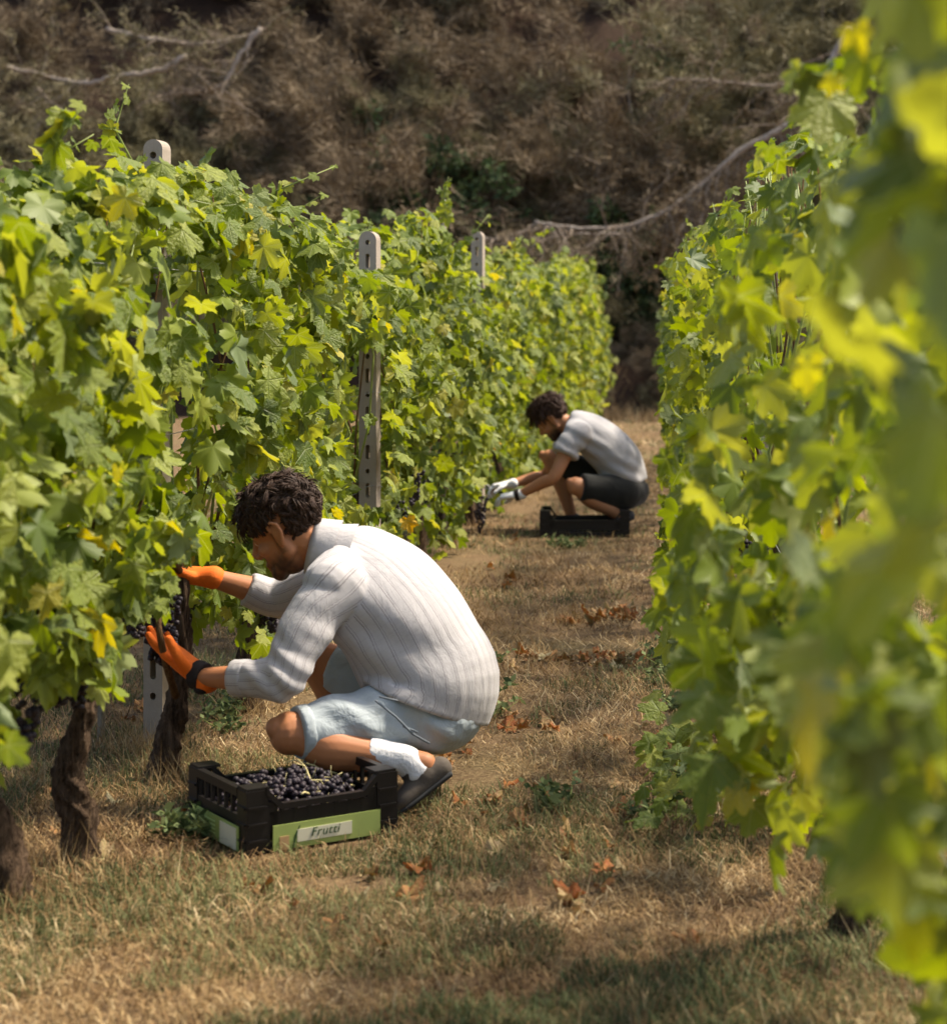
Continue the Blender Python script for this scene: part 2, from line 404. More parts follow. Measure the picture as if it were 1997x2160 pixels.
def folds(me, amp, feats=(), freq=9, stretch=(1, 1, .35), seed=1):
    """cloth folds: displaced ridges from stretched noise, plus pulls that radiate from given points"""
    co = get_co(me); no = get_no(me)
    n = fbm(co[:, 0] * freq * stretch[0], co[:, 1] * freq * stretch[1], co[:, 2] * freq * stretch[2], seed=seed, oct=2)
    d = amp * (1 - np.abs(2 * n / .75 - 1) * 1.6)
    for (p, axis, rad, k, a) in feats:                 # p centre, axis wave direction, rad reach, k waves per metre, a amplitude
        rel = co - np.array(p); r = np.linalg.norm(rel, axis=1); ax = np.array(axis, float); ax /= np.linalg.norm(ax)
        ph = rel @ ax + .02 * (fbm(co[:, 0] * 12, co[:, 1] * 12, co[:, 2] * 12, seed=seed + 5, oct=2) - .4)
        d += a * np.exp(-(r / rad) ** 2) * np.sin(ph * k * 2 * math.pi)
    set_co(me, co + no * d[:, None])

def hand(mb, w, D, N, thumb, sc=1.0, curl=(.35, .4, .3), spread=.0, glove=1.0):
    """palm and five fingers; D towards the fingers, N the way the palm faces, thumb the thumb's side"""
    w = Vector(w); D = Vector(D).normalized(); N = (Vector(N) - D * Vector(N).dot(D)).normalized(); S = D.cross(N)
    if S.dot(Vector(thumb)) < 0: S = -S
    g = glove
    mb.sweep([(w - D * .030 * sc, .032 * sc * g, .029 * sc * g), (w, .030 * sc * g, .024 * sc * g), (w + D * .04 * sc, .040 * sc * g, .019 * sc * g), (w + D * .088 * sc, .043 * sc * g, .015 * sc * g)], S, n=14, sub=3)
    for i, (off, L, r) in enumerate(((.031, .072, .0098), (.0105, .082, .0102), (-.011, .076, .0098), (-.031, .060, .0088))):
        p = w + D * (.085 - .004 * abs(i - 1)) * sc + S * off * sc; ang = 0; sp = (1.5 - i) * spread
        d0 = (D + S * sp).normalized()
        pts = [(p - d0 * .015 * sc, r * sc * g, r * sc * g)]
        for k, q in enumerate((.45, .32, .23)):
            ang += curl[k] * (1 + .12 * (i - 1.5)); d = d0 * math.cos(ang) + N * math.sin(ang); p = p + d * L * q * sc
            rr = r * sc * g * (1 - .09 * (k + 1)); pts.append((p, rr, rr))
        mb.sweep(pts, S, n=10, sub=3)
    p = w + D * .022 * sc + S * .028 * sc + N * .006 * sc
    d1 = (D * .62 + S * .62 + N * .45).normalized(); d2 = (D * .85 + S * .25 + N * .5).normalized()
    mb.sweep([(p, .014 * sc * g, .014 * sc * g), (p + d1 * .036 * sc, .0125 * sc * g, .0125 * sc * g), (p + d1 * .036 * sc + d2 * .030 * sc, .011 * sc * g, .011 * sc * g), (p + d1 * .036 * sc + d2 * .056 * sc, .009 * sc * g, .009 * sc * g)], N, n=10, sub=3)

def make_person(S):
    root = empty('person', (S['hip'].x, S['hip'].y, 0), S['label'], 'person', 'grape pickers')
    O = root.location.copy()
    J = S['J']; vox = S['vox']; sc = S.get('hs', 1.0)
    # head frame
    F = Vector(S['F']).normalized(); U = Vector(S['U']); U = (U - F * U.dot(F)).normalized(); L = U.cross(F)
    HO = S['head']
    def H(f, l, u): return HO + (F * f + L * l + U * u) * sc
    HM = Matrix((F, L, U)).transposed()
    b = MB()
    b.ell(H(-.005, 0, .045), (.100 * sc, .077 * sc, .086 * sc), HM, 20, 13)
    b.ell(H(.026, 0, -.028), (.066 * sc, .060 * sc, .086 * sc), HM, 18, 12)
    for s in (-1, 1):
        b.cap(H(.0, .054 * s, -.050), .020 * sc, H(.072, .016 * s, -.090), .020 * sc)
        b.cap(H(.0, .060 * s, -.01), .018 * sc, H(.0, .054 * s, -.05), .020 * sc)
        b.ell(H(.060, .040 * s, -.018), (.024 * sc, .024 * sc, .020 * sc), HM)
        b.cap(H(.082, .014 * s, .031), .013 * sc, H(.066, .046 * s, .030), .013 * sc)
        b.ell(H(.099, .012 * s, -.027), (.011 * sc, .008 * sc, .008 * sc), HM, 10, 7)
        # ear: plate, rim and lobe
        b.ell(H(-.006, .079 * s, .004), (.014 * sc, .007 * sc, .027 * sc), HM, 12, 9)
        rim = [H(.010, .080 * s, .012), H(.008, .087 * s, .030), H(-.008, .093 * s, .038), H(-.023, .095 * s, .026), H(-.024, .092 * s, .006), H(-.013, .085 * s, -.016), H(-.002, .080 * s, -.027)]
        b.tube(rim, [r * sc for r in (.004, .005, .006, .006, .006, .007, .006)], 7)
        b.ell(H(.084, .018 * s, -.058), (.010 * sc, .014 * sc, .0075 * sc), HM, 10, 7)
        b.ell(H(.082, .014 * s, -.071), (.011 * sc, .014 * sc, .0075 * sc), HM, 10, 7)
        b.ell(H(.070, .032 * s, .010), (.014 * sc, .016 * sc, .0125 * sc), HM, 10, 7)
    b.sweep([(H(.086, 0, .028), .009 * sc, .010 * sc), (H(.101, 0, -.002), .010 * sc, .011 * sc), (H(.112, 0, -.020), .0125 * sc, .012 * sc), (H(.104, 0, -.029), .010 * sc, .009 * sc)], L, n=10, sub=3)
    b.ell(H(.074, 0, -.096), (.022 * sc, .024 * sc, .017 * sc), HM)
    # neck, trunk
    nk = S['neck']; bd = S['torso']; sd = S['side']
    b.sweep([(H(-.022, 0, -.02), .058 * sc, .056 * sc), (HO * .45 + nk * .55 + (F * -.016 - U * .035) * sc, .057, .058), (nk, .064, .062), (bd[-1][0], .085, .075)], L, n=16, sub=3)
    b.sweep([(p, ra * .86, rb * .86) for p, ra, rb in bd], sd, n=22, sub=4)
    for s in 'LR':
        sh, el, wr = J['sh' + s], J['el' + s], J['wr' + s]
        b.sweep([(sh, .056, .056), (sh.lerp(el, .5), .047, .050), (el, .041, .041), (el.lerp(wr, .3), .044, .042), (el.lerp(wr, .7), .034, .033), (wr, .029, .026), (wr + (wr - el).normalized() * .008, .025, .022)], sd, n=14, sub=4)
        hp, kn, an = J['hip' + s], J['kn' + s], J['an' + s]; kb = J['kb' + s]
        b.sweep([(hp, .088, .088), (hp.lerp(kn, .5), .075, .078), (hp.lerp(kn, .88), .060, .063), (kn, .058, .060)], sd, n=16, sub=4)
        ca = kn.lerp(an, .33) + kb * .016
        b.sweep([(kn, .056, .056), (kn.lerp(an, .14), .054, .055), (ca, .060, .062), (kn.lerp(an, .66) + kb * .008, .046, .048), (an, .037, .038), (an + (an - kn).normalized() * .05, .035, .038)], sd, n=16, sub=4)
        b.ell(kn - kb * .014, (.050, .048, .050), None, 12, 9)
        kd = (kn - hp).normalized(); b.ell(kn + kd * .036 - kb * .022, (.027, .030, .031), None, 12, 9); b.ell(kn.lerp(an, .13) - kb * .040, (.022, .022, .024), None, 10, 8)
    me = remesh(b, vox, S.get('bsm', 4))
    co = get_co(me); rel = (co - np.array(HO)) @ np.array([F, L, U]).T / sc
    f, l, u = rel.T; noise = vnoise(co[:, 0] * 90, co[:, 1] * 90, co[:, 2] * 90, seed=9)
    ins = (f > -.01) & (u > -.13) & (np.abs(l) < .075) & (u < .02)
    jaw = np.clip(((-.028 + f * -.12) - u) / .030, 0, 1) * np.clip((f + .002) / .02, 0, 1)
    must = np.exp(-((u + .045) / .010) ** 2) * (f > .07) * (np.abs(l) < .035)
    side = np.exp(-((f - .008) / .012) ** 2) * (u > -.05) * (u < .03) * (np.abs(l) > .05)
    beard = np.clip(np.maximum(np.maximum(jaw, must), side * .8) * ins * S['beard'] * (.75 + .5 * noise), 0, 1)
    lip = np.exp(-((u + .064) / .010) ** 2) * (f > .075) * (np.abs(l) < .026)
    point_attr(me, 'beard', beard * (1 - lip)); point_attr(me, 'lip', lip * .7)
    set_co(me, co - np.array(O)); body = link('body', me, S['skin'], root)
    # eyes
    for s in (-1, 1):
        e = MB(); e.ell(H(.0725, .032 * s, .008), (.0115 * sc,) * 3, HM, 14, 10); eo = e.obj('eye', S['eyewhite'], root, True); set_co(eo.data, get_co(eo.data) - np.array(O))
        e = MB(); e.ell(H(.0795, .032 * s, .006), (.005 * sc,) * 3, HM, 12, 8); io = e.obj('iris', S['dark'], eo, True); set_co(io.data, get_co(io.data) - np.array(O))
    # hair: scalp cap and curled locks
    hb = MB(); rnd = random.Random(S['seed']); n, m = 34, 22
    def scalp(th, ph, k):
        q = math.sin(ph); return Vector((-.006 + .104 * k * q * math.cos(th), .081 * k * q * math.sin(th), .047 + .090 * k * math.cos(ph)))
    def hairy(p):
        f_, l_, u_ = p
        if f_ > .045: return u_ > .078 - (abs(l_) > .045) * .028
        if f_ > .012: return u_ > .020 + (f_ - .012) * .6
        if f_ > -.034: return u_ > .054
        return u_ > -.045 + max(0, f_ + .06) * 1.2
    P_ = [[scalp(2 * math.pi * j / n, math.pi * .78 * (i + .02) / m, 1.03) for j in range(n)] for i in range(m + 1)]
    vs = [H(*p) for row in P_ for p in row]; fs = []
    for i in range(m):
        for j in range(n):
            k = (j + 1) % n; c = (P_[i][j] + P_[i + 1][k]) / 2
            if hairy(c): fs.append((i * n + j, (i + 1) * n + j, (i + 1) * n + k, i * n + k))
    hb.add(vs, fs)
    clumps = []; cnt = 0
    while len(clumps) < S.get('clumps', 190):
        p = scalp(rnd.uniform(0, 2 * math.pi), math.acos(rnd.uniform(-.72, 1)), 1.0)
        if hairy(p): clumps.append((p, Vector((rnd.gauss(.35, .65), rnd.gauss(0, .75), rnd.gauss(0, .5))), rnd.uniform(0, 6.28), rnd.uniform(.75, 1.35), rnd.uniform(.5, 1.5)))
    while cnt < S['locks']:
        th = rnd.uniform(0, 2 * math.pi); ph = math.acos(rnd.uniform(-.72, 1)); p = scalp(th, ph, 1.0)
        if not hairy(p): continue
        cnt += 1; nn = Vector(((p.x + .006) / .104 ** 2, p.y / .081 ** 2, (p.z - .047) / .09 ** 2)).normalized()
        top = max(0, min(1, (p.z - .03) / .08)); front = max(0, p.x / .1)
        cp, ct, cph, cl_, cc_ = min(clumps, key=lambda c: (c[0] - p).length_squared); ln = S['hlen'] * (.45 + .55 * top + .25 * front) * cl_ * rnd.uniform(.85, 1.1)
        tang = ct + Vector((rnd.gauss(0, .14), rnd.gauss(0, .14), rnd.gauss(-.1 - (1 - top) * .9, .12))); tang -= nn * tang.dot(nn)
        if tang.length < .05: continue
        tang.normalize(); bi = nn.cross(tang); ph0 = cph + rnd.gauss(0, .25); cr_ = .013 * cc_ * S['curl']; pull = (cp - p) * .75
        pts = []
        for k in range(7):
            t = k / 6; q = p + nn * ln * (.62 * t - .34 * t * t * S.get('droop', 1)) + tang * ln * (.25 * t + .75 * t * t) + pull * t
            q += (bi * math.sin(ph0 + t * 5.5) + nn * .7 * math.cos(ph0 + t * 5.5)) * cr_ * t; pts.append(H(*q))
        r0 = rnd.uniform(.0016, .0034) * sc; hb.tube(pts, [r0 * .9, r0, r0, r0 * .95, r0 * .8, r0 * .6, r0 * .25], 4)
    for s in (-1, 1):                                  # eyebrows
        for k in range(16):
            a = k / 15; p = Vector((.094 - .022 * a * a, (.012 + .036 * a) * s, .030 + .006 * math.sin(a * 3))); q = p + Vector((.002, .008 * s, .002 + rnd.uniform(-.002, .002)))
            hb.tube([H(*p), H(*((p + q) / 2 + Vector((.002, 0, 0)))), H(*q)], [.0017 * sc, .0017 * sc, .0006], 4)
    ho = hb.obj('hair', S['hairmat'], root, True); set_co(ho.data, get_co(ho.data) - np.array(O))
    def part(name, mb, mat, voxel=None, sm=4, uv=None, fold=None):
        me = remesh(mb, voxel, sm) if voxel else mb.mesh(name, True)
        if fold: folds(me, **fold)
        if uv: uv_from_sweeps(me, uv)
        set_co(me, get_co(me) - np.array(O)); me.materials.clear(); return link(name, me, mat, root)
    S['dress'](S, part, J)
    return root

def feet(S, part, J, mat, sock, sockmat, solemat):
    for s in 'LR':
        an, he, to = J['an' + s], J['he' + s], J['to' + s]; kn = J['kn' + s]
        d = (to - he).normalized(); up = (an - (he + to) / 2); up = (up - d * up.dot(d)).normalized(); sd = d.cross(up)
        b = MB()
        b.sweep([(he + up * .034 + d * .004, .034, .036), (he + d * .055 + up * .040, .036, .044), (he.lerp(to, .5) + up * .034, .040, .036), (he.lerp(to, .78) + up * .026, .045, .028), (to + up * .022 - d * .012, .034, .022)], sd, n=16, sub=4)
        b.sweep([(he + d * .055 + up * .05, .042, .046), (an.lerp(he + d * .055 + up * .05, .25), .043, .045)], sd, n=16, sub=3, ends=('round', 'flat'))
        o = part('shoe', b, mat, .006, 3)
        b = MB(); b.sweep([(he + up * .006 - d * .006, .034, .010), (he + d * .07 + up * .006, .036, .010), (he.lerp(to, .75) + up * .006, .046, .010), (to + up * .008, .034, .010)], sd, n=14, sub=3)
        so = part('sole', b, solemat, None)
        if sock:
            b = MB(); top = an.lerp(kn, sock)
            b.sweep([(an.lerp(he + d * .05, .5), .043, .044), (an, .042, .043), (an.lerp(top, .5), .043, .044), (top, .044, .046)], sd, n=18, sub=4, ends=('flat', 'flat'))
            part('sock', b, sockmat, .005, 2, fold=dict(amp=.0009, freq=40, stretch=(1, 1, .3), seed=4))

if 'people' in DO:
    eyew = simple('eye_white', (.6, .56, .5), .3, .05); dark = simple('iris_dark', (.03, .018, .012), .2, .1)
    def band(part, a, b, r0, r1, mat, name):
        m = MB(); m.sweep([(a, r0, r0), (b, r1, r1)], (0, .3, 1), n=18, sub=2, ends=('flat', 'flat')); part(name, m, mat, .004, 2)
    # ---- picker in the striped shirt
    yw = R(34); Lt = V(-math.sin(yw), -math.cos(yw), 0)
    Y0 = 5.82
    J1 = dict(shL=P(694, 1236, 5.66), elL=P(590, 1432, 5.52), wrL=P(432, 1428, 5.62),
              shR=P(782, 1196, 6.02), elR=P(590, 1262, 6.16), wrR=P(440, 1216, 6.10),
              hipL=P(905, 1508, 5.77), knL=P(612, 1548, 5.55), anL=P(858, 1606, 5.60), heL=P(946, 1640, 5.62), toL=P(838, 1724, 5.56),
              hipR=P(915, 1478, 5.98), knR=P(672, 1392, 6.04), anR=P(742, 1584, 6.10), heR=P(790, 1626, 6.10), toR=P(672, 1638, 6.10),
              kbL=V(.3, 0, -.95), kbR=V(.95, 0, .2))
    T1 = [(P(938, 1512, 5.84), .150, .120), (P(925, 1480, 5.84), .178, .145), (P(892, 1402, 5.84), .185, .160), (P(848, 1318, 5.84), .196, .158), (P(792, 1244, 5.84), .205, .140), (P(742, 1190, 5.84), .175, .100)]
    def dress1(S, part, J):
        shirt = MB()
        tk = [(P(897, 1476, 5.83), .232, .182), (P(912, 1434, 5.835), .214, .178), (P(888, 1385, 5.84), .202, .176), (P(847, 1314, 5.84), .206, .170), (P(790, 1240, 5.84), .208, .146), (P(742, 1190, 5.84), .176, .104), (P(706, 1162, 5.83), .088, .078)]
        shirt.sweep(tk, Lt, n=30, sub=5, ends=('flat', 'flat'))
        slL = [(J['shL'] + V(.03, .03, -.005), .080, .082), (J['shL'].lerp(J['elL'], .3), .069, .074), (J['shL'].lerp(J['elL'], .68), .060, .067), (J['elL'] + V(.006, 0, -.006), .051, .057), (J['elL'].lerp(J['wrL'], .22), .049, .053), (J['elL'].lerp(J['wrL'], .50), .044, .046)]
        slR = [(J['shR'] + V(.02, -.03, -.01), .092, .090), (J['shR'].lerp(J['elR'], .5), .070, .072), (J['elR'], .056, .060), (J['elR'].lerp(J['wrR'], .45), .050, .052)]
        shirt.sweep(slL, (0, 1, .2), n=22, sub=5, ends=('round', 'flat')); shirt.sweep(slR, (0, 1, .2), n=18, sub=4, ends=('round', 'flat'))
        for a, bb in (('shL', .06), ('shR', .0)): shirt.cap(J[a] + V(0, 0, .005), .074, P(742, 1186, 5.84), .082, 16)
        part('shirt', shirt, S['shirt'], .006, 3, uv=[(tk, Lt, 0), (slL, (0, 1, .2), 0), (slR, (0, 1, .2), 0)],
             fold=dict(amp=.0038, freq=4.2, stretch=(1, .8, .6), seed=2, feats=[
                 (J['elL'], (.6, 0, .8), .10, 20, .0050), (J['shL'].lerp(J['elL'], .55), (.3, .1, .95), .09, 11, .0028), (P(716, 1300, 5.62), (.75, .1, -.65), .13, 9, .0050),
                 (P(760, 1395, 5.66), (.4, 0, .9), .16, 8, .0060), (P(900, 1450, 5.62), (.45, 0, .9), .14, 7, .0030), (P(760, 1150, 5.7), (.8, 0, .6), .10, 11, .0030), (P(850, 1330, 5.62), (.5, 0, .85), .2, 5, .0030)]))
        # collar
        c = MB(); nk = S['neck']; rings = []
        ax = (P(640, 1140, 5.82) - P(730, 1180, 5.84)).normalized()
        a = (Lt - ax * Lt.dot(ax)).normalized(); bb = ax.cross(a)
        cc = P(676, 1160, 5.82)
        for (h, rr, dn) in ((-.085, .112, 0), (-.045, .094, 0), (-.01, .078, 0), (.024, .075, 0), (.030, .079, 0), (.012, .086, 0), (-.040, .103, 0)):
            rings.append([cc + ax * (h + .018 * math.sin(q)) + a * rr * math.cos(q) + bb * (rr * 1.02) * math.sin(q) for q in [2 * math.pi * k / 28 for k in range(28)]])
        c.rings(rings, False); part('collar', c, S['shirt_plain'], None)
        # rolled cuff
        e = J['elL'].lerp(J['wrL'], .40); f_ = J['elL'].lerp(J['wrL'], .60)
        m = MB(); m.sweep([(e, .048, .050), (e.lerp(f_, .5), .049, .051), (f_, .047, .048)], (0, 1, .2), n=22, sub=3, ends=('flat', 'flat')); part('cuff', m, S['shirt'], .005, 3, uv=[([(e, .05, .05), (f_, .05, .05)], (0, 1, .2), 0)], fold=dict(amp=.004, freq=22, seed=7))
        sh = MB()
        sh.ell(P(920, 1508, 5.83), (.138, .178, .108), Matrix.Rotation(R(-8), 3, 'Y'), 22, 14)
        for s_, e in (('L', .93), ('R', .86)):
            h, k = J['hip' + s_], J['kn' + s_]
            sh.sweep([(h, .088, .092), (h.lerp(k, .35), .098, .100), (h.lerp(k, .7), .086, .084), (h.lerp(k, e), .078, .070)], (0, 1, 0), n=22, sub=5, ends=('round', 'flat'))
        so = part('shorts', sh, S['shorts'], .0065, 5, fold=dict(amp=.005, freq=8, stretch=(.6, 1, 1.4), seed=6, feats=[(P(800, 1490, 5.6), (.5, 0, .85), .16, 13, .0065), (P(900, 1545, 5.6), (.7, 0, .7), .13, 15, .006), (P(690, 1490, 5.6), (.25, 0, 1), .10, 17, .004)]))
        h, k = J['hipL'], J['knL']
        m = MB(); m.sweep([(h.lerp(k, .885), .084, .077), (h.lerp(k, .950), .081, .073)], (0, 1, 0), n=22, sub=3, ends=('flat', 'flat')); part('hem_cuff', m, S['shorts'], .005, 2, fold=dict(amp=.003, freq=20, seed=8))
        m = MB(); m.tube([P(792, 1478, 5.555), P(835, 1512, 5.54), P(870, 1548, 5.55), P(905, 1568, 5.57)], .0035, 6); part('side_seam', m, S['shorts_dark'], None)
        for kx in (0, 1): m = MB(); m.tube([P(800 + 50 * kx, 1470 + 62 * kx, 5.56), P(838 + 42 * kx, 1478 + 66 * kx, 5.545)], .003, 5); part('pocket_stitch', m, S['shorts_dark'], None)
        # gloves
        g = MB(); D = V(-.80, .16, .58); hand(g, P(416, 1420, 5.64), D, V(.55, -.1, .8), V(0, -1, .2), 1.12, (.10, .18, .22), .05, 1.18)
        part('glove', g, S['glove'], .004, 2, fold=dict(amp=.0012, freq=40, seed=3))
        g = MB(); hand(g, P(428, 1216, 6.10), V(-1, 0, .1), V(0, -.2, 1), V(0, -1, .2), 1.1, (.5, .5, .4), 0, 1.15); part('glove', g, S['glove'], .005, 2)
        band(part, P(432, 1428, 5.622), P(414, 1422, 5.638), .040, .043, S['band'], 'wristband')
        m = MB(); m.ell(P(426, 1452, 5.62), (.024, .024, .018), None, 12, 8); part('wristband_flap', m, S['band'], .004, 2)
        feet(S, part, J, S['shoe'], .34, S['sock'], S['sole'])
    S1 = dict(label='man in white striped shirt and pale denim shorts crouching with orange gloves', J=J1, hip=P(925, 1490, 5.84), head=P(607, 1118, 5.80), F=(-.86, .20, -.47), U=(-.47, 0, .88), hs=1.10,
              neck=P(690, 1160, 5.83), torso=T1, side=Lt, vox=.0042, beard=.80, seed=3, locks=4200, hlen=.046, curl=.6, droop=1.35, clumps=300,
              skin=skin_mat((.44, .185, .080)), hairmat=hair_mat('dark_hair', (.040, .021, .012)), eyewhite=eyew, dark=dark, dress=dress1,
              shirt=cloth_mat('striped_cotton', (.46, .435, .43), (.13, .105, .11), wr=.20, wscale=8), shirt_plain=cloth_mat('white_cotton', (.485, .455, .445), wr=.2),
              shorts=denim_mat(), shorts_dark=simple('denim_seam', (.16, .18, .20), .9, .2, 60), glove=simple('orange_knit', (.80, .16, .012), .75, .15, 120, .5),
              band=simple('black_fabric', (.018, .013, .012), .85, .3, 60, .3), shoe=simple('brown_suede', (.10, .08, .062), .85, .3, 30, .3), sole=simple('dark_rubber', (.03, .03, .03), .8), sock=cloth_mat('white_sock', (.78, .76, .75), wr=.25, wscale=40))
    make_person(S1)
    # ---- picker in the grey tee
    yw2 = R(20); L2 = V(-math.sin(yw2), -math.cos(yw2), 0)
    J2 = dict(shL=P(1212, 915, 13.02), elL=P(1168, 1006, 12.90), wrL=P(1094, 1044, 12.98),
              shR=P(1222, 905, 13.38), elR=P(1150, 1002, 13.44), wrR=P(1076, 1021, 13.32),
              hipL=P(1322, 1040, 13.10), knL=P(1214, 1026, 12.94), anL=P(1306, 1088, 13.06), heL=P(1334, 1096, 13.08), toL=P(1286, 1122, 13.02),
              hipR=P(1312, 1032, 13.34), knR=P(1160, 966, 13.38), anR=P(1204, 1084, 13.36), heR=P(1226, 1108, 13.36), toR=P(1164, 1113, 13.36),
              kbL=V(.3, 0, -.95), kbR=V(.9, 0, -.2))
    T2 = [(P(1326, 1044, 13.2), .145, .112), (P(1316, 1014, 13.2), .160, .125), (P(1300, 972, 13.2), .172, .138), (P(1272, 938, 13.2), .180, .135), (P(1240, 912, 13.2), .185, .115), (P(1218, 898, 13.2), .15, .09)]
    def dress2(S, part, J):
        sh = MB()
        tk = [(P(1322, 1024, 13.2), .185, .135), (P(1316, 1006, 13.2), .182, .140), (P(1302, 970, 13.2), .185, .146), (P(1272, 938, 13.2), .190, .142), (P(1240, 912, 13.2), .192, .122), (P(1214, 896, 13.2), .145, .095), (P(1200, 891, 13.2), .080, .075)]
        sh.sweep(tk, L2, n=26, sub=5, ends=('flat', 'flat'))
        for s_ in 'LR':
            a, e = J['sh' + s_], J['el' + s_]
            sh.sweep([(a + V(.03, 0, .0), .082, .084), (a.lerp(e, .25), .080, .082), (a.lerp(e, .50), .080, .084)], (0, 1, .2), n=18, sub=5, ends=('round', 'flat'))
            sh.cap(a, .075, P(1222, 900, 13.2), .085, 14)
        part('shirt', sh, S['shirt'], .010, 4, fold=dict(amp=.006, freq=6, stretch=(1, 1, .5), seed=12, feats=[(P(1240, 955, 13.05), (.5, 0, .85), .17, 13, .009), (P(1300, 1000, 13.05), (.45, 0, .9), .17, 13, .008)]))
        so = MB(); so.ell(P(1326, 1036, 13.2), (.135, .175, .110), None, 20, 12)
        for s_, e in (('L', .90), ('R', .88)):
            h, k = J['hip' + s_], J['kn' + s_]
            so.sweep([(h, .100, .110), (h.lerp(k, .35), .096, .106), (h.lerp(k, .7), .088, .094), (h.lerp(k, e), .086, .088)], (0, 1, 0), n=20, sub=5, ends=('round', 'flat'))
        part('shorts', so, S['shorts'], .010, 4, fold=dict(amp=.005, freq=8, seed=14))
        g = MB(); hand(g, P(1090, 1044, 12.98), V(-.85, .1, -.10), V(-.2, .1, -1), V(0, .6, .5), 1.08, (.45, .5, .4), .02, 1.15); part('glove', g, S['glove'], .006, 2)
        g = MB(); hand(g, P(1072, 1022, 13.32), V(-.9, -.1, -.15), V(0, -.3, -1), V(0, -1, 0), 1.08, (.6, .6, .4), .02, 1.15); part('glove', g, S['glove'], .006, 2)
        band(part, P(1096, 1043, 12.978), P(1086, 1045, 12.98), .040, .040, S['band'], 'wristband')
        feet(S, part, J, S['shoe'], 0, None, S['sole'])
    S2 = dict(label='man in plain grey tee shirt and black shorts crouching with white gloves', J=J2, hip=P(1320, 1040, 13.2), head=P(1166, 884, 13.2), F=(-.74, .08, -.66), U=(-.66, 0, .74), hs=1.10,
              neck=P(1198, 896, 13.2), torso=T2, side=L2, vox=.0075, bsm=3, beard=1.0, seed=5, locks=1600, hlen=.070, curl=.7, droop=1.5,
              skin=skin_mat((.44, .20, .095)), hairmat=hair_mat('brown_hair', (.050, .025, .015)), eyewhite=eyew, dark=dark, dress=dress2,
              shirt=cloth_mat('grey_jersey', (.36, .345, .35), wr=.25, wscale=6), shorts=cloth_mat('black_cotton', (.016, .016, .014), wr=.3), glove=simple('white_knit', (.78, .77, .76), .8, .1, 60, .3),
              band=S1['band'], shoe=simple('black_trainers', (.03, .03, .032), .7, .3, 30), sole=S1['sole'])
    make_person(S2)
    # secateurs in his right hand
    st = empty('secateurs', P(1045, 1030, 13.28), 'small steel secateurs held in the white gloved hand', 'secateurs')
    for nm, pts, r in (('handle', [(.05, 0, .0), (.0, 0, .012), (-.03, 0, .006)], .006), ('handle', [(.05, 0, -.03), (.0, 0, -.022), (-.03, 0, .0)], .006), ('blade', [(-.03, 0, .004), (-.06, 0, .02), (-.085, 0, .03)], .007), ('blade', [(-.03, 0, .002), (-.06, 0, -.002), (-.085, 0, .004)], .006)):
        m = MB(); m.tube(pts, [r, r, r * .5], 6); m.obj(nm, M['wire'] if nm == 'blade' else S1['band'], st, True)

# ------------------------------------------------------------------ concrete posts, stakes and wires
ROWX = -1.64
def right_x(Y): return .36 - .028 * Y
def concrete_post(loc, h, w, label, rot=0, lean=0.0, depth=.07):
    bm = bmesh.new()
    def loop(pts):
        vs = [bm.verts.new((x, 0, z)) for x, z in pts]; return [bm.edges.new((vs[i], vs[(i + 1) % len(vs)])) for i in range(len(vs))]
    r = w / 2; pts = [(-r, -.25), (r, -.25)] + [(r * math.cos(a), h - r + r * math.sin(a)) for a in [math.pi * k / 12 for k in range(13)]]
    E = loop(pts); z = h - .052; k = 0
    while z > .12:
        if k == 0: hh, hw = .012, .012
        else: hh, hw = ((.034, .0105) if k % 2 else (.012, .010))
        q = [(hw * math.cos(a), z + (hh - hw) * (1 if math.sin(a) > 0 else -1) + hw * math.sin(a)) for a in [2 * math.pi * (j + .5) / 12 for j in range(12)]]
        E += loop(q); z -= (.085 if k == 0 else .088); k += 1
    bmesh.ops.triangle_fill(bm, edges=E, use_beauty=True)
    g = bmesh.ops.extrude_face_region(bm, geom=bm.faces[:])
    bmesh.ops.translate(bm, verts=[v for v in g['geom'] if isinstance(v, bmesh.types.BMVert)], vec=(0, depth, 0))
    bmesh.ops.recalc_face_normals(bm, faces=bm.faces[:])
    for v in bm.verts: v.co.y -= depth / 2
    me = bpy.data.meshes.new('concrete_post'); bm.to_mesh(me); bm.free()
    root = empty('concrete_post', loc, label, 'post', 'concrete trellis posts'); root.rotation_euler = (0, lean, rot)
    link('shaft', me, M['concrete'], root)
    for zz in (.62, 1.05, 1.55):
        m = MB(); m.tube([(-.012, -depth / 2 - .004, zz), (.03, -depth / 2 - .006, zz + .01), (w / 2 + .004, 0, zz + .006), (w / 2 + .01, .02, zz)], .0022, 5); m.obj('wire_tie', M['wire'], root)
    return root
POSTS = [(P(332, 1600, 6.50), 1.975, .064, 'grey concrete post rising from the vines above the picker in striped shirt'),
         (P(780, 1200, 9.20), 1.80, .082, 'slotted concrete post standing free of the leaves behind the striped shirt picker'),
         (P(1008, 1090, 13.6), 2.00, .080, 'concrete post whose tip shows above the vines beyond the slotted bare one')]
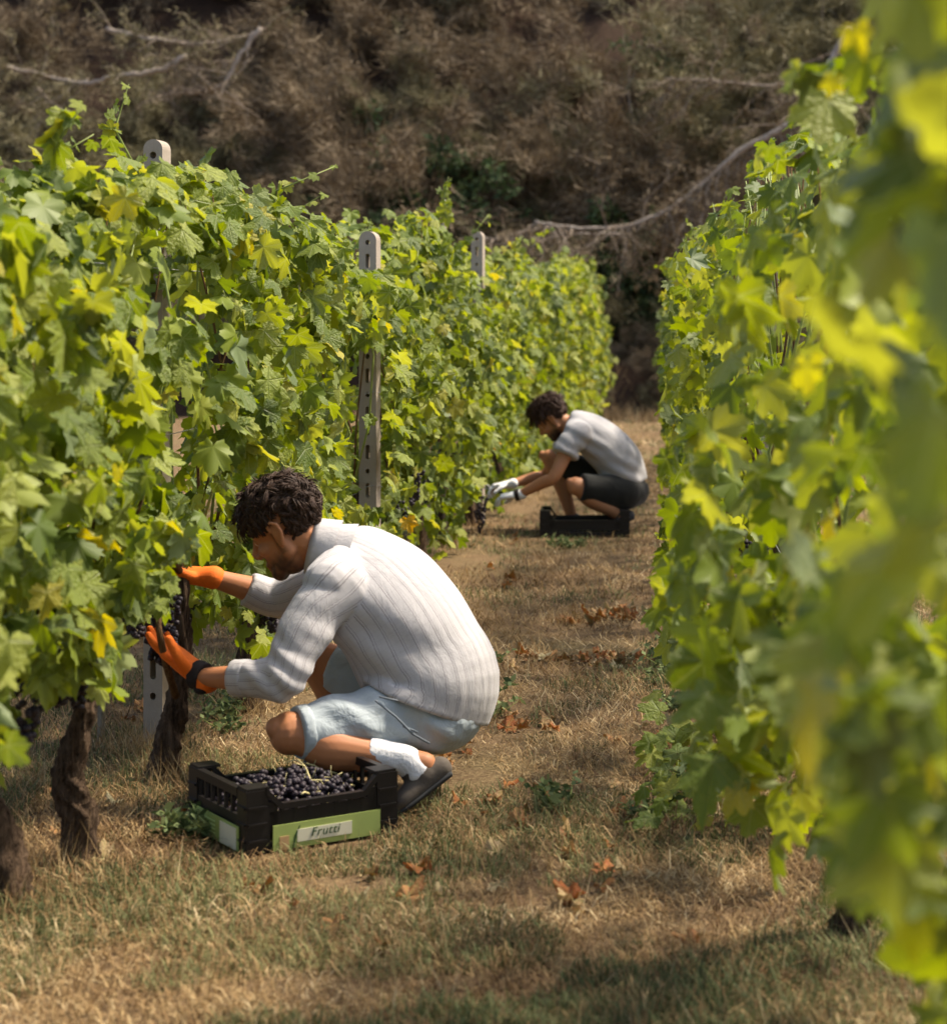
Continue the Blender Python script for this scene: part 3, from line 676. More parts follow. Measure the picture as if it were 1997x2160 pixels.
if 'posts' in DO:
    for (p, h, w, lb) in POSTS: concrete_post(V(p.x, p.y, 0), h, w, lb, R(-7))
    concrete_post(V(right_x(8.2) + .1, 8.2, 0), 1.85, .08, 'concrete post buried in the leaves of the vine row opposite the pickers', R(4))
    wl_ = (('lowest trellis wire of the pickers\' vine row at knee height', ROWX, .60), ('middle trellis wire of the pickers\' vine row at hip height', ROWX, 1.05), ('upper trellis wire along the top of the pickers\' vine row', ROWX, 1.55))
    for lb, x, z in wl_:
        m = MB(); m.tube([(x, 3.4 + .9 * k, z - .012 * math.sin(k * .7) ** 2) for k in range(27)], .0016, 5); tag(m.obj('trellis_wire', M['wire'], None), lb, 'wire', 'trellis wires')
    for lb, z in (('lower trellis wire of the vine row opposite the pickers', .62), ('upper trellis wire of the vine row opposite the pickers', 1.5)):
        m = MB(); m.tube([(right_x(1.2 + k) + .05, 1.2 + k, z) for k in range(20)], .0016, 5); tag(m.obj('trellis_wire', M['wire'], None), lb, 'wire', 'trellis wires')
    def stake(base, top, r, lb, capm=None):
        root = empty('vine_stake', V(base.x, base.y, 0), lb, 'stake', 'thin vine stakes'); m = MB(); t = top - V(base.x, base.y, 0)
        m.tube([(0, 0, -.1), V(.01, 0, t.z * .3) + V(t.x, t.y, 0) * .3, V(-.006, .004, t.z * .7) + V(t.x, t.y, 0) * .7, t], [r, r * .95, r * .9, r * .85], 9); m.obj('shaft', M['stake'], root, True)
        if capm: m = MB(); m.ell(t + V(0, 0, .01), (r * 1.5, r * 1.5, r * 1.3), None, 10, 7); m.obj('cap', capm, root, True)
    stake(P(212, 1560, 6.55), P(212, 1290, 6.55) + V(0, 0, .5), .013, 'thin pale wooden stake beside the bent vine trunk')
    stake(P(938, 1150, 12.3), P(937, 432, 12.3), .016, 'thin stake with a white knob standing above the leafy shoots', simple('white_cap', (.75, .72, .68), .6, .1))

# ------------------------------------------------------------------ fruit crates and grapes
M['crate'] = simple('black_plastic', (.007, .005, .0045), .42, .3, 30, .05, .35)
def grape_mat():
    t = NT('black_grapes'); n = t.noise(t.tc(), 55, 3); r = t.node('ShaderNodeObjectInfo').outputs['Random']
    c = t.mix(n, (.010, .007, .010), (.040, .030, .040)); t.base(t.mix(t.math('MULTIPLY', r, .3), c, (.05, .03, .035))); t.rough(.55, .28); return t.m
M['grape'] = grape_mat(); M['stalk'] = simple('pale_stalk', (.42, .36, .17), .6, .25, 30)
def ico():
    bm = bmesh.new(); bmesh.ops.create_icosphere(bm, subdivisions=1, radius=1); v = np.array([x.co[:] for x in bm.verts]); f = np.array([[q.index for q in y.verts] for y in bm.faces]); bm.free(); return v, f
IV, IF = ico()
def bunch_mesh(seed, n=46, L=.15, W=.045):
    r = np.random.default_rng(seed); vs = []; fs = []
    for i in range(n):
        t = r.random() ** .8; a = r.random() * 6.28; q = W * (1 - .75 * t) * (.55 + .45 * r.random()); s = .0085 + .002 * r.random()
        vs.append(IV * s + [q * math.cos(a), q * math.sin(a), -L * t]); fs.append(IF + 12 * i)
    return np_mesh('grapes', np.concatenate(vs), np.concatenate(fs))
BUNCH = [bunch_mesh(k) for k in range(4)]
for b_ in BUNCH: b_.materials.append(M['grape'])
def stalk_mesh(k):
    m = MB(); rr = random.Random(k); p = V(0, 0, -.09); pts = [p]
    for i in range(6): p = p + V(rr.gauss(0, .006), rr.gauss(0, .006), .024); pts.append(p)
    m.tube(pts, [.0012, .0016, .002, .0024, .0026, .0028, .003], 5)
    for i in (1, 2, 3): q = pts[i]; d = V(rr.gauss(0, 1), rr.gauss(0, 1), .3).normalized(); m.tube([q, q + d * .015, q + d * .03 + V(0, 0, -.004)], [.0015, .0012, .0008], 4)
    me = m.mesh('stalk'); me.materials.append(M['stalk']); return me
STALK = [stalk_mesh(k) for k in range(3)]
def bunch_part(parent, loc, rot, sc, k, name='grape_bunch'):
    o = link(name, BUNCH[k % 4], None, parent); o.location = loc; o.rotation_euler = rot; o.scale = (sc,) * 3
    return o
def make_crate(corner, ang, L, W, H, label, cards=True, dip=.45):
    root = empty('fruit_crate', corner, label, 'crate', 'black fruit crates'); root.rotation_euler = (0, 0, ang); m = M['crate']; t = .012
    def rot_box(mb, c, d): mb.box(c, d)
    b = MB(); b.box((L / 2, W / 2, .014), (L - .02, W - .02, .012))
    for k in range(7): b.box((L * (k + .5) / 7, W / 2, .005), (.014, W - .03, .010))
    b.obj('base', m, root)
    for (x, y, sx, sy) in ((0, 0, 1, 1), (L, 0, -1, 1), (0, W, 1, -1), (L, W, -1, -1)):
        b = MB(); b.box((x + sx * .030, y + sy * .006, H / 2), (.060, .012, H)); b.box((x + sx * .006, y + sy * .036, H / 2), (.012, .048, H))
        b.box((x + sx * .034, y + sy * .034, H + .003), (.062, .062, .008))
        for z in (.25, .5, .75): b.box((x + sx * .030, y + sy * -.002, H * z), (.050, .006, .006)); b.box((x - sx * .002, y + sy * .030, H * z), (.006, .050, .006))
        b.obj('corner_post', m, root)
    for x in (.008, L - .008):                          # end walls: full height, rows of windows
        b = MB()
        b.box((x, W / 2, H - .009), (.018, W - .124, .022)); b.box((x, W / 2, H * .56), (.012, W - .122, .014)); b.box((x, W / 2, H * .47), (.008, W - .122, .018)); b.box((x, W / 2, .020), (.010, W - .122, .026))
        n = 6
        for k in range(n + 1): b.box((x, .062 + (W - .124) * k / n, H * .74), (.009, .010, H * .40))
        for k in range(3): b.box((x, .08 + (W - .16) * k / 2, H * .26), (.009, .012, H * .40))
        b.obj('end_wall', m, root)
    hl = H * (1 - dip * .62)
    for y in (.008, W - .008):                          # long walls: dipped in the middle
        b = MB(); b.box((L / 2, y, hl), (L - .20, .020, .016)); b.box((L / 2, y, hl * .70), (L - .122, .008, .050)); b.box((L / 2, y, .020), (L - .122, .010, .026))
        for s in (-1, 1):
            xa = L / 2 + s * (L / 2 - .10); xb = L / 2 + s * (L / 2 - .055); b.add([(xa, y - .010, hl - .012), (xa, y + .010, hl - .012), (xb, y + .010, H - .014), (xb, y - .010, H - .014), (xa, y - .010, hl + .007), (xa, y + .010, hl + .007), (xb, y + .010, H + .006), (xb, y - .010, H + .006)], [(0, 1, 2, 3), (4, 7, 6, 5), (0, 4, 5, 1), (3, 2, 6, 7), (0, 3, 7, 4), (1, 5, 6, 2)])
            b.box((L / 2 + s * (L / 2 - .074), y, hl * .85), (.028, .008, hl * .5))
        for k in range(9): b.box((.062 + (L - .124) * k / 8, y, hl * .55), (.010, .009, hl * .85))
        b.obj('side_wall', m, root)
    if cards:
        green = simple('green_card', (.30, .36, .10), .65, .22, 12); cream = simple('cream_card', (.62, .58, .42), .6, .1, 12); red = simple('peach_print', (.42, .26, .12), .6, .5, 40); dk = simple('dark_print', (.03, .07, .02), .6, .1)
        def card(name, c, d, mat, par=None): b = MB(); b.box(c, d); return b.obj(name, mat, par or root)
        ch = H * .38
        c1 = card('label_card', (-.0035, W * .5, ch / 2 + .012), (.003, W - .085, ch), green); card('white_panel', (-.0062, W * .27, ch / 2 + .010), (.002, W * .27, ch * .86), cream, c1)
        for k in range(4): card('print_line', (-.0062, W * .64, ch * (.45 + .16 * k)), (.0016, W * .30, .0035), simple('pale_print', (.45, .52, .20), .6), c1)
        c2 = card('label_card', (L * .52, -.0035, ch / 2 + .012), (L - .125, .003, ch), green); card('title_panel', (L * .50, -.0062, ch * .66), (L * .36, .002, ch * .50), cream, c2)
        card('fruit_print', (L * .52 - .122, -.0058, ch * .45), (.026, .0016, ch * .55), red, c2)
        b = MB(); b.tube([(L * .52 - .098, -.0055, .012), (L * .52 - .090, -.0055, .045), (L * .52 - .078, -.0055, ch + .004)], [.002, .003, .001], 6); b.obj('leaf_print', dk, c2)
        cu = bpy.data.curves.new('lettering', 'FONT'); cu.body = 'Frutti'; cu.size = ch * .50; cu.shear = .25; cu.extrude = .0006; cu.align_x = 'CENTER'; cu.space_character = 1.1
        to = bpy.data.objects.new('lettering_tmp', cu); COL.objects.link(to); me = bpy.data.meshes.new_from_object(to.evaluated_get(bpy.context.evaluated_depsgraph_get())); bpy.data.objects.remove(to)
        me.materials.clear(); o = link('lettering', me, dk, c2); o.location = (L * .50, -.0085, ch * .56); o.rotation_euler = (R(90), 0, 0)
    return root
if 'crates' in DO:
    c0 = P(520, 1812, 5.11); c0.z = 0; A1 = R(36); CL, CW, CHH = .43, .395, .172
    make_crate(c0, A1, CL, CW, CHH, 'black plastic crate with green labels full of dark grapes')
    rot = Matrix.Rotation(A1, 3, 'Z'); rr = random.Random(4); n = 0
    for i in range(7):
        for j in range(5):
            if n >= 34: break
            for lay in range(1):
                lx = .105 + (CL - .21) * (i + .5 + rr.uniform(-.4, .4)) / 7; ly = .10 + (CW - .20) * (j + .5 + rr.uniform(-.4, .4)) / 5; n += 1
                z = .104 + rr.uniform(-.010, .014) + .012 * (1 - abs(i - 3) / 3); k = rr.randrange(4); yaw = rr.uniform(0, 6.28); lx += .07 * math.sin(yaw - A1); ly -= .07 * math.cos(yaw - A1)
                e = empty('grape_bunch', c0 + rot @ V(lx, ly, z), 'dark grape bunch lying in the crate with green labels', 'grapes', 'grape bunches heaped in the crate')
                e.rotation_euler = (R(90) + rr.uniform(-.35, .35), rr.uniform(-.3, .3), yaw); e.scale = (.95,) * 3
                link('berries', BUNCH[k], None, e); st = link('stalk', STALK[k % 3], None, e); st.location = (rr.uniform(-.01, .01), .036 if n % 3 == 0 else .004, -.03); st.scale = (1.25,) * 3 if n % 3 == 0 else (.8,) * 3
    # berries filling the crate below the bunches
    r = np.random.default_rng(8); N = 520; q = np.stack([.03 + (CL - .06) * r.random(N), .03 + (CW - .06) * r.random(N), .055 + .045 * r.random(N)], -1)
    vs = (IV[None] * .0095 + q[:, None]).reshape(-1, 3); fs = (IF[None] + 12 * np.arange(N)[:, None, None]).reshape(-1, 3)
    me = np_mesh('loose_grapes', vs, fs); lo = link('loose_grapes', me, M['grape']); lo.location = c0; lo.rotation_euler = (0, 0, A1); tag(lo, 'loose black grapes under the bunches in the green labelled crate', 'grapes', kind='stuff')
    c2 = P(1138, 1134, 12.76); c2.z = 0
    make_crate(c2, R(3), .575, .36, .165, 'plain black crate on the grass at the feet of grey shirted picker', False, .62)

# ------------------------------------------------------------------ grape leaves
HALF = [(0, 1.0), (9, .83), (14, .86), (22, .66), (28, .57), (36, .72), (43, .70), (51, .90), (59, .74), (66, .75), (75, .55), (82, .51), (92, .64), (101, .68), (110, .55), (118, .57), (130, .44), (143, .46), (160, .22)]
OUT = [(-a, r) for a, r in reversed(HALF[1:])] + HALF
def leaf_np(seed, fold=.25, droop=.25, wave=.06, curl=0.0, lob=1.0):
    r = np.random.default_rng(seed); vs = [(0, 0, 0)]; sk = r.uniform(-.08, .08)
    for a, q in OUT:
        q = (q - .62) * lob + .62 if abs(a) < 125 else q
        q *= 1 + r.uniform(-.07, .07); t = R(a) + r.uniform(-.03, .03); x, y = q * math.sin(t) * .92 + sk * q * q, q * math.cos(t)
        z = -fold * abs(x) - droop * max(y, 0) ** 2 - droop * .5 * min(y, 0) ** 2 + wave * math.sin(a * .09 + seed) + curl * (x * x) + r.uniform(-.03, .03)
        vs.append((x, y, z))
    n = len(OUT); fs = [(0, i + 1, i) for i in range(1, n)]
    return np.array(vs), np.array(fs)
LV = [leaf_np(1, .16, .22, .05), leaf_np(2, .32, .30, .07), leaf_np(3, .05, .35, .08, -.25), leaf_np(4, .45, .15, .06), leaf_np(5, .20, .55, .07, .2), leaf_np(6, -.15, .25, .09), leaf_np(7, .22, .12, .05, .3, .75), leaf_np(8, .60, .40, .08, 0, .9)]
LEAF = []
for k, (v_, f_) in enumerate(LV):
    me = np_mesh('leaf', v_, f_); me.materials.append(M['leaf']); LEAF.append(me)
YLEAF = []
for k in (0, 2, 5): me = np_mesh('leaf', LV[k][0], LV[k][1]); me.materials.append(M['leaf_yellow']); YLEAF.append(me)
LLEAF = []
for k in (1, 4, 6): me = np_mesh('leaf', LV[k][0], LV[k][1]); me.materials.append(M['leaf_lemon']); LLEAF.append(me)
DLEAF = []
for k in (21, 22, 23, 24): v_, f_ = leaf_np(k, -.35, -.8, .20, -.9, .6); me = np_mesh('leaf', v_, f_); me.materials.append(M['leaf_fallen']); DLEAF.append(me)
def leaf_mats(pos, nor, tip, size):
    """(n,3,3) rotation*scale matrices, columns x, y(tip), z(normal)"""
    nor = nor / np.linalg.norm(nor, axis=1)[:, None]; tip = tip - nor * (tip * nor).sum(1)[:, None]; tip /= np.linalg.norm(tip, axis=1)[:, None]
    x = np.cross(tip, nor); return np.stack([x, tip, nor], -1) * size[:, None, None]
def leaf_objs(parent, pos, mats, pick, meshes):
    base = np.array(parent.location)
    for p, m, k in zip(pos - base, mats, pick):
        o = bpy.data.objects.new('leaf', meshes[k % len(meshes)]); COL.objects.link(o); o.parent = parent
        o.matrix_basis = Matrix(((m[0, 0], m[0, 1], m[0, 2], p[0]), (m[1, 0], m[1, 1], m[1, 2], p[1]), (m[2, 0], m[2, 1], m[2, 2], p[2]), (0, 0, 0, 1)))
def leaf_mass(name, parent, pos, mats, pick, mat, rnd):
    if not len(pos): return
    base = np.array(parent.location) if parent else np.zeros(3); VS = []; FS = []; AT = []; off = 0; nl = len(LV[0][0])
    vv = np.stack([LV[k % len(LV)][0] for k in pick]); co = np.einsum('nij,nkj->nki', mats, vv) + (pos - base)[:, None]
    ff = LV[0][1][None] + nl * np.arange(len(pos))[:, None, None]
    me = np_mesh(name, co.reshape(-1, 3), ff.reshape(-1, 3)); point_attr(me, 'rnd', np.repeat(rnd, nl)); return tag(link(name, me, mat, parent), kind='stuff')

# places kept clear of nearer leaves: x0, y0, x1, y1 in the photo, and the depth of the thing that shows there
CLEAR = [(500, 1000, 1060, 1760, 6.3), (280, 1300, 470, 1500, 6.25), (462, 1060, 540, 1190, 6.2), (300, 1395, 420, 1800, 6.3), (320, 1560, 900, 1900, 7), (752, 478, 806, 552, 9.4), (752, 740, 806, 860, 9.4), (752, 900, 806, 1060, 9.4), (315, 284, 362, 300, 6.6),
         (985, 480, 1030, 560, 13.8), (1060, 830, 1360, 1150, 14), (1030, 1010, 1100, 1080, 14), (925, 418, 950, 450, 12.5), (380, 1190, 520, 1250, 6.15), (110, 1480, 300, 1900, 7)]
def keep(pos, size):
    px = CX + FPX * pos[:, 0] / pos[:, 1]; py = CY + FPX * (CAMH - pos[:, 2]) / pos[:, 1]; s = size * FPX / pos[:, 1] * .55
    ok = np.ones(len(pos), bool)
    for x0, y0, x1, y1, Yd in CLEAR: ok &= ~((px + s > x0) & (px - s < x1) & (py + s > y0) & (py - s < y1) & (pos[:, 1] < Yd))
    return ok
TOPL = ([3.5, 4.9, 5.5, 5.9, 6.6, 7.3, 7.9, 8.7, 9.3, 10.4, 11.2, 12.0, 13.0, 14, 15.5, 17, 19, 21.5, 24, 27.5], [1.70, 1.75, 1.80, 1.88, 1.92, 1.80, 1.71, 1.68, 1.68, 1.90, 2.08, 1.98, 1.80, 1.78, 1.94, 1.90, 1.86, 2.00, 2.05, 2.16])
BOTL = ([3.5, 4.6, 5.0, 5.4, 5.9, 6.3, 7.0, 9.0, 11, 14, 27], [.22, .40, .50, .54, .50, .36, .36, .30, .16, .14, .16])
def canopy(n, y0, y1, xc, half, side, top, bot, rng, shell=.16, depth_bias=1.6, lump_seed=21, gap=.31):
    """leaf positions, normals and tips on the side of a row that faces the alley"""
    n0 = n; n = int(n * 1.7); Y = rng.uniform(y0, y1, n); t = rng.random(n); zt = top(Y); zb = bot(Y); Z = zb + (zt - zb) * t
    prof = np.sqrt(np.clip(1 - np.abs(2 * t - .95) ** 3.2, .04, 1))                    # rounded section
    lump = (fbm(Y * 2.3, Z * 2.6, seed=lump_seed, oct=3) - .46) * .60
    d = rng.random(n) ** depth_bias * shell
    X = xc(Y) + side * (half * prof + lump - d)
    Z = Z + rng.normal(0, .03, n)
    nor = np.stack([side * np.ones(n) * .9, rng.normal(-.25, .75, n), rng.normal(.40, .60, n) + 1.1 * np.clip(t - .86, 0, 1) * 7], -1)
    nor[:, 0] += rng.normal(0, .55, n)
    tip = np.stack([side * .15 + rng.normal(0, .35, n), rng.normal(0, .55, n), -np.ones(n) + rng.normal(0, .35, n)], -1)
    g = fbm(Y * 2.7 + 7, Z * 3.0, seed=lump_seed + 9, oct=2) + rng.normal(0, .04, n); k = np.nonzero((g > gap) | (t > .93))[0][:n0]
    return np.stack([X, Y, Z], -1)[k], nor[k], tip[k]
def trunk(parent, pts, rad, seed, n=24):
    """gnarled vine trunk: a swept tube with ridges and swellings"""
    D = resample([(V(*p), r) for p, r in zip(pts, rad)], 14); m = MB(); rings = []
    for i, d in enumerate(D):
        t = D[min(i + 1, len(D) - 1)][:3] - D[max(i - 1, 0)][:3]; t = Vector(t).normalized(); a = t.cross(V(.2, 1, .1)).normalized(); b = t.cross(a); ring = []
        q = 2 * math.pi * np.arange(n) / n; tw = q + i * .10
        k = 1 + 1.24 * (fbm(2.4 * np.cos(tw) + seed, 2.4 * np.sin(tw), np.full(n, i * .20), seed=seed, oct=4) - .45) + .10 * np.cos(5 * tw + seed) + .10 * np.cos(11 * tw + i * .3)
        ring = [Vector(d[:3]) + a * (d[3] * k[j] * math.cos(q[j])) + b * (d[3] * k[j] * math.sin(q[j])) for j in range(n)]
        rings.append(ring)
    m.rings(rings); return m.obj('trunk', M['bark'], parent, True)
RV = np.random.default_rng(99)
def make_vine(x, y, side, label, group, n_obj, n_mass, half, xc, top, bot, span, tr=None, bunches=2, shoots=6, big=1.0, extra=None, filt=None, shell=.16):
    root = empty('grapevine', (x, y, 0), label, 'grapevine', group); rs = random.Random(int(y * 100) + (5 if side > 0 else 9))
    zc = .60
    if tr is None: tr = [(0, 0, -.05), (rs.gauss(0, .03), rs.gauss(0, .03), .15), (rs.gauss(0, .05), rs.gauss(0, .04), .36), (rs.gauss(0, .04), rs.gauss(0, .04), .60)]; rad = [.050, .036, .030, .026]
    else: tr, rad = tr
    trunk(root, tr, rad, int(y * 7) % 50 + 1)
    e = Vector(tr[-1]); cm = MB(); cm.tube([e, e + V(0, .15, .06), e + V(.01, .35, .04), e + V(0, span * .55, .03)], [.014, .011, .009, .007], 7); cm.tube([e, e + V(0, -.12, .05), e + V(0, -span * .5, .02)], [.013, .010, .007], 7); cm.obj('cane', M['cane'], root, True)
    for k in range(shoots):
        yy = rs.uniform(-.5, .5) * span; zt = float(top(np.array(y + yy))) - .1; s = MB(); pts = [(e.x, yy, e.z + .02)]
        for q in (.33, .66, 1.0): pts.append((rs.gauss(0, .05) + side * .03, yy + rs.gauss(0, .05), e.z + (zt - e.z) * q))
        s.tube(pts, [.0055, .005, .004, .002], 6); s.obj('shoot', M['cane'] if k % 2 else M['shoot'], root, True)
    # leaves on the side that shows: objects; the inside and far side: one mass
    N = int(n_obj * 1.0); pos, nor, tip = canopy(N, y - span * .53, y + span * .53, xc, half, side, top, bot, RV, shell)
    N = len(pos); size = RV.uniform(.058, .100, N) * big
    small = RV.random(N) < .18; size[small] *= .62
    ok = keep(pos, size)
    if filt is not None: ok &= filt(pos, size)
    pos, nor, tip, size = pos[ok], nor[ok], tip[ok], size[ok]
    leaf_objs(root, pos, leaf_mats(pos, nor, tip, size), RV.integers(0, len(LEAF), len(pos)), LEAF)
    Nm = n_mass; pos, nor, tip = canopy(Nm, y - span * .53, y + span * .53, xc, half * .92, side, top, bot, RV, half * 1.9, 1.0, gap=.20)
    Nm = len(pos); far = RV.random(Nm) < .5; nor[far, 0] *= -1
    size = RV.uniform(.065, .10, Nm) * big; ok = keep(pos, size)
    if filt is not None: ok &= filt(pos, size)
    pos, nor, tip, size = pos[ok], nor[ok], tip[ok], size[ok]
    leaf_mass('inner_foliage', root, pos, leaf_mats(pos, nor, tip, size), RV.integers(0, len(LV), len(pos)), M['leaf_mass'], RV.random(len(pos)) * .9)
    for k in range(bunches):
        q = V(rs.uniform(-.02, .14) * side, rs.uniform(-.5, .5) * span, rs.uniform(.50, .66)); pp = np.array([[x + q.x, y + q.y, q.z - .05]])
        if keep(pp, np.array([.05]))[0]: bunch_part(root, q, (rs.gauss(0, .15), rs.gauss(0, .15), rs.uniform(0, 6)), rs.uniform(.85, 1.15), k)
    return root
def sprig(root, base, pts_px, n, rs, big=.055, mat=None):
    """a shoot that stands clear of the canopy, with small leaves along it"""
    pts = [Vector(p) for p in pts_px]; m = MB(); m.tube([p - root.location for p in pts], [.0035] * (len(pts) - 1) + [.0015], 6); m.obj('shoot', M['shoot'], root, True)
    D = resample([(p, 0.0) for p in pts], 8)[:, :3]; k = np.linspace(2, len(D) - 1, n).astype(int); pos = D[k] + RV.normal(0, .012, (n, 3))
    nor = RV.normal(0, .6, (n, 3)) + [.4, -.5, .6]; tip = RV.normal(0, .6, (n, 3)) + [0, 0, -.5]; size = big * np.linspace(1.25, .5, n)
    leaf_objs(root, pos, leaf_mats(pos, nor, tip, size), RV.integers(0, len(LEAF), n), LEAF)
if 'vines' in DO:
    xl = lambda Y: ROWX + 0 * Y
    top_l = lambda Y: np.interp(Y, *TOPL) + .12 * (vnoise(Y * 5, Y * 0, seed=31) - .5) + (.02 + .016 * np.clip(Y - 7, 0, 14)) * (vnoise(Y * 1.5, Y * 0, seed=33) - .6) * 1.6
    bot_l = lambda Y: np.interp(Y, *BOTL) + .16 * (vnoise(Y * 6, Y * 0, seed=32) - .5)
    gl = 'grapevines in the row the pickers work on'; gr = 'grapevines in the row opposite the pickers'
    lv = {}
    special = {
        4.72: ('grapevine with a short dark stump leaning by the dry grass at the row end', ([(-.02, 0, -.05), (-.06, .02, .14), (-.13, .03, .30), (-.10, .03, .60)], [.062, .052, .040, .03])),
        5.16: ('grapevine on a crooked forked trunk next to the thin pale stake', ([(.045, -.08, -.05), (.03, -.08, .10), (.00, -.08, .22), (.035, -.07, .36), (.045, -.06, .46), (.02, 0, .64)], [.044, .038, .036, .026, .018, .015])),
        6.05: ('thick shaggy trunked grapevine that the orange gloved picker reaches into', ([(-.03, .0, -.05), (-.01, 0, .10), (.02, 0, .24), (.035, 0, .40), (.03, 0, .62)], [.052, .040, .030, .024, .018]))}
    ys = [3.75, 4.72, 5.16, 6.05, 7.1, 8.15, 9.2, 10.25, 11.3, 12.4] + [13.5 + 1.15 * k for k in range(12)]
    mids = [0] * len(ys)
    for i, yv in enumerate(ys):
        a = ys[i - 1] if i else yv - 1.05; b = ys[i + 1] if i + 1 < len(ys) else yv + 1.1; span = max(.62, (b - a) / 2 * 1.03)
        lb, tr = special.get(yv, ('leafy green grapevine at the near end of the row, its trunk hidden' if yv < 4 else 'leafy grapevine between the post over the striped shirt picker and the slotted bare post' if yv < 9 else 'leafy grapevine between the slotted bare post and the next post tip beyond' if yv < 13.6 else 'leafy grapevine past the farthest post tip, behind the grey shirted picker', None))
        if yv > 23: lb = 'leafy grapevine closing the pickers\' row near the brown bank'
        no = int(min(300, 290 * span / 1.05)) if yv < 14 else 200
        lv[yv] = make_vine(ROWX, yv, 1, lb, gl, no, 300 if yv < 14 else 190, .28, xl, top_l, bot_l, span, tr, 3 if yv < 14 else 1, 7 if yv < 12 else 4, 1.0 if yv < 14 else 1.06)
    rs = random.Random(3)
    sprig(lv[4.72], None, [P(110, 330, 4.75), P(140, 270, 4.75), P(175, 225, 4.75)], 7, rs, .068)
    sprig(lv[11.3], None, [P(880, 520, 11.9), P(915, 460, 11.9), P(950, 430, 11.9)], 12, rs, .060)
    sprig(lv[13.5 + 1.15 * 2], None, [P(1030, 560, 15.6), P(1090, 520, 15.4), P(1165, 484, 15.2)], 16, rs, .060)
    sprig(lv[9.2], None, [P(770, 520, 9.6), P(778, 480, 9.7), P(782, 462, 9.7)], 6, rs, .05)
    sprig(lv[13.5 + 1.15 * 10], None, [P(1240, 600, 25), P(1250, 560, 25), P(1252, 545, 25)], 6, rs, .08)
    for yv in (5.16, 6.05, 7.1, 8.15, 10.25, 11.3, 12.4, 14.65, 16.95, 19.25, 21.55, 23.85, 26.15):
        k_ = min(lv, key=lambda a: abs(a - yv)); b0 = V(ROWX + rs.uniform(-.1, .15), yv + rs.uniform(-.3, .3), float(np.interp(yv, *TOPL)) - .10); h = rs.uniform(.14, .30)
        sprig(lv[k_], None, [b0, b0 + V(rs.gauss(0, .05), rs.gauss(0, .05), h * .55), b0 + V(rs.gauss(.06, .08), rs.gauss(0, .1), h)], 9, rs, rs.uniform(.05, .066))
    # leaves over the middle of the bare post, and the yellow leaves
    def put(root, x, y, Y, size, nor, tip, meshes, k):
        p = P(x, y, Y); pos = np.array([p]); leaf_objs(root, pos, leaf_mats(pos, np.array([nor], float), np.array([tip], float), np.array([size])), [k], meshes)
    for k in range(26): put(lv[8.15], rs.uniform(738, 830), rs.uniform(575, 715), rs.uniform(8.6, 9.05), rs.uniform(.07, .10), (rs.gauss(.5, .3), -.7, rs.gauss(.3, .3)), (rs.gauss(0, .4), 0, -1), LEAF, k)
    for (x, y, Y, s, k) in ((700, 1030, 8.3, .105, 0), (706, 985, 8.3, .05, 1), (860, 1098, 9.6, .070, 2), (745, 1070, 8.9, .05, 1), (283, 1270, 5.7, .058, 0), (650, 1010, 8.2, .05, 2), (1048, 935, 12.5, .05, 1), (458, 590, 7.2, .03, 0), (700, 930, 8.3, .05, 1), (330, 1248, 5.9, .04, 2)):
        put(lv[5.16] if x < 400 else lv[8.15], x, y, Y, s, (rs.gauss(.4, .2), -.9, .25), (rs.gauss(0, .25), 0, -1), YLEAF, k)
    # grape bunches by the glove
    for (x, y, Y, s) in ((322, 1300, 5.72, 1.15), (336, 1325, 5.74, 1.1), (350, 1296, 5.80, 1.0), (268, 1322, 5.72, .7), (208, 1290, 5.45, .9), (185, 1330, 5.4, .8), (580, 1255, 6.5, 1.1), (558, 1290, 6.5, .8)):
        q = P(x, y, Y) + V(0, 0, .05); bunch_part(lv[6.05], q - lv[6.05].location, (rs.gauss(0, .15), rs.gauss(0, .15), rs.uniform(0, 6)), s, rs.randrange(4))
    bunch_part(lv[12.4], P(1018, 1040, 12.9) - lv[12.4].location, (0, .1, 1), 1.1, 1); bunch_part(lv[12.4], P(1012, 1075, 12.9) - lv[12.4].location, (0, .1, 2), 1.0, 2)
    m = MB(); m.tube([P(372, 1470, 5.70) - lv[6.05].location, P(350, 1400, 5.62) - lv[6.05].location, P(336, 1330, 5.60) - lv[6.05].location, P(332, 1250, 5.64) - lv[6.05].location], [.011, .010, .010, .008], 8); m.obj('cane', M['cane'], lv[6.05], True)
    # ---- the row opposite
    xr = lambda Y: right_x(Y); tb = lambda Y: 1.93 + .03 * np.sin(Y * 2.1) + .26 * (vnoise(Y * 2.6, Y * 0, seed=41) - .5) - .12 * np.exp(-((Y - 4.6) / .8) ** 2); bb = lambda Y: .34 - .16 * np.exp(-((Y - 5.8) / 1.4) ** 2) + .30 * (vnoise(Y * 5, Y * 0, seed=42) - .5)
    EDGE = ([0, 120, 300, 420, 600, 800, 1000, 1300, 1600, 1800, 2000, 2160], [1745, 1735, 1720, 1665, 1640, 1640, 1620, 1580, 1640, 1720, 1850, 1890])
    EDGE2 = ([280, 310, 400, 520, 620, 800, 930, 1000, 1300, 1450, 1650, 1750], [1650, 1612, 1590, 1530, 1500, 1500, 1400, 1385, 1405, 1440, 1440, 1500])
    EDGE3 = ([380, 400, 480, 560, 620, 900, 1200], [1570, 1500, 1440, 1385, 1390, 1390, 1375])
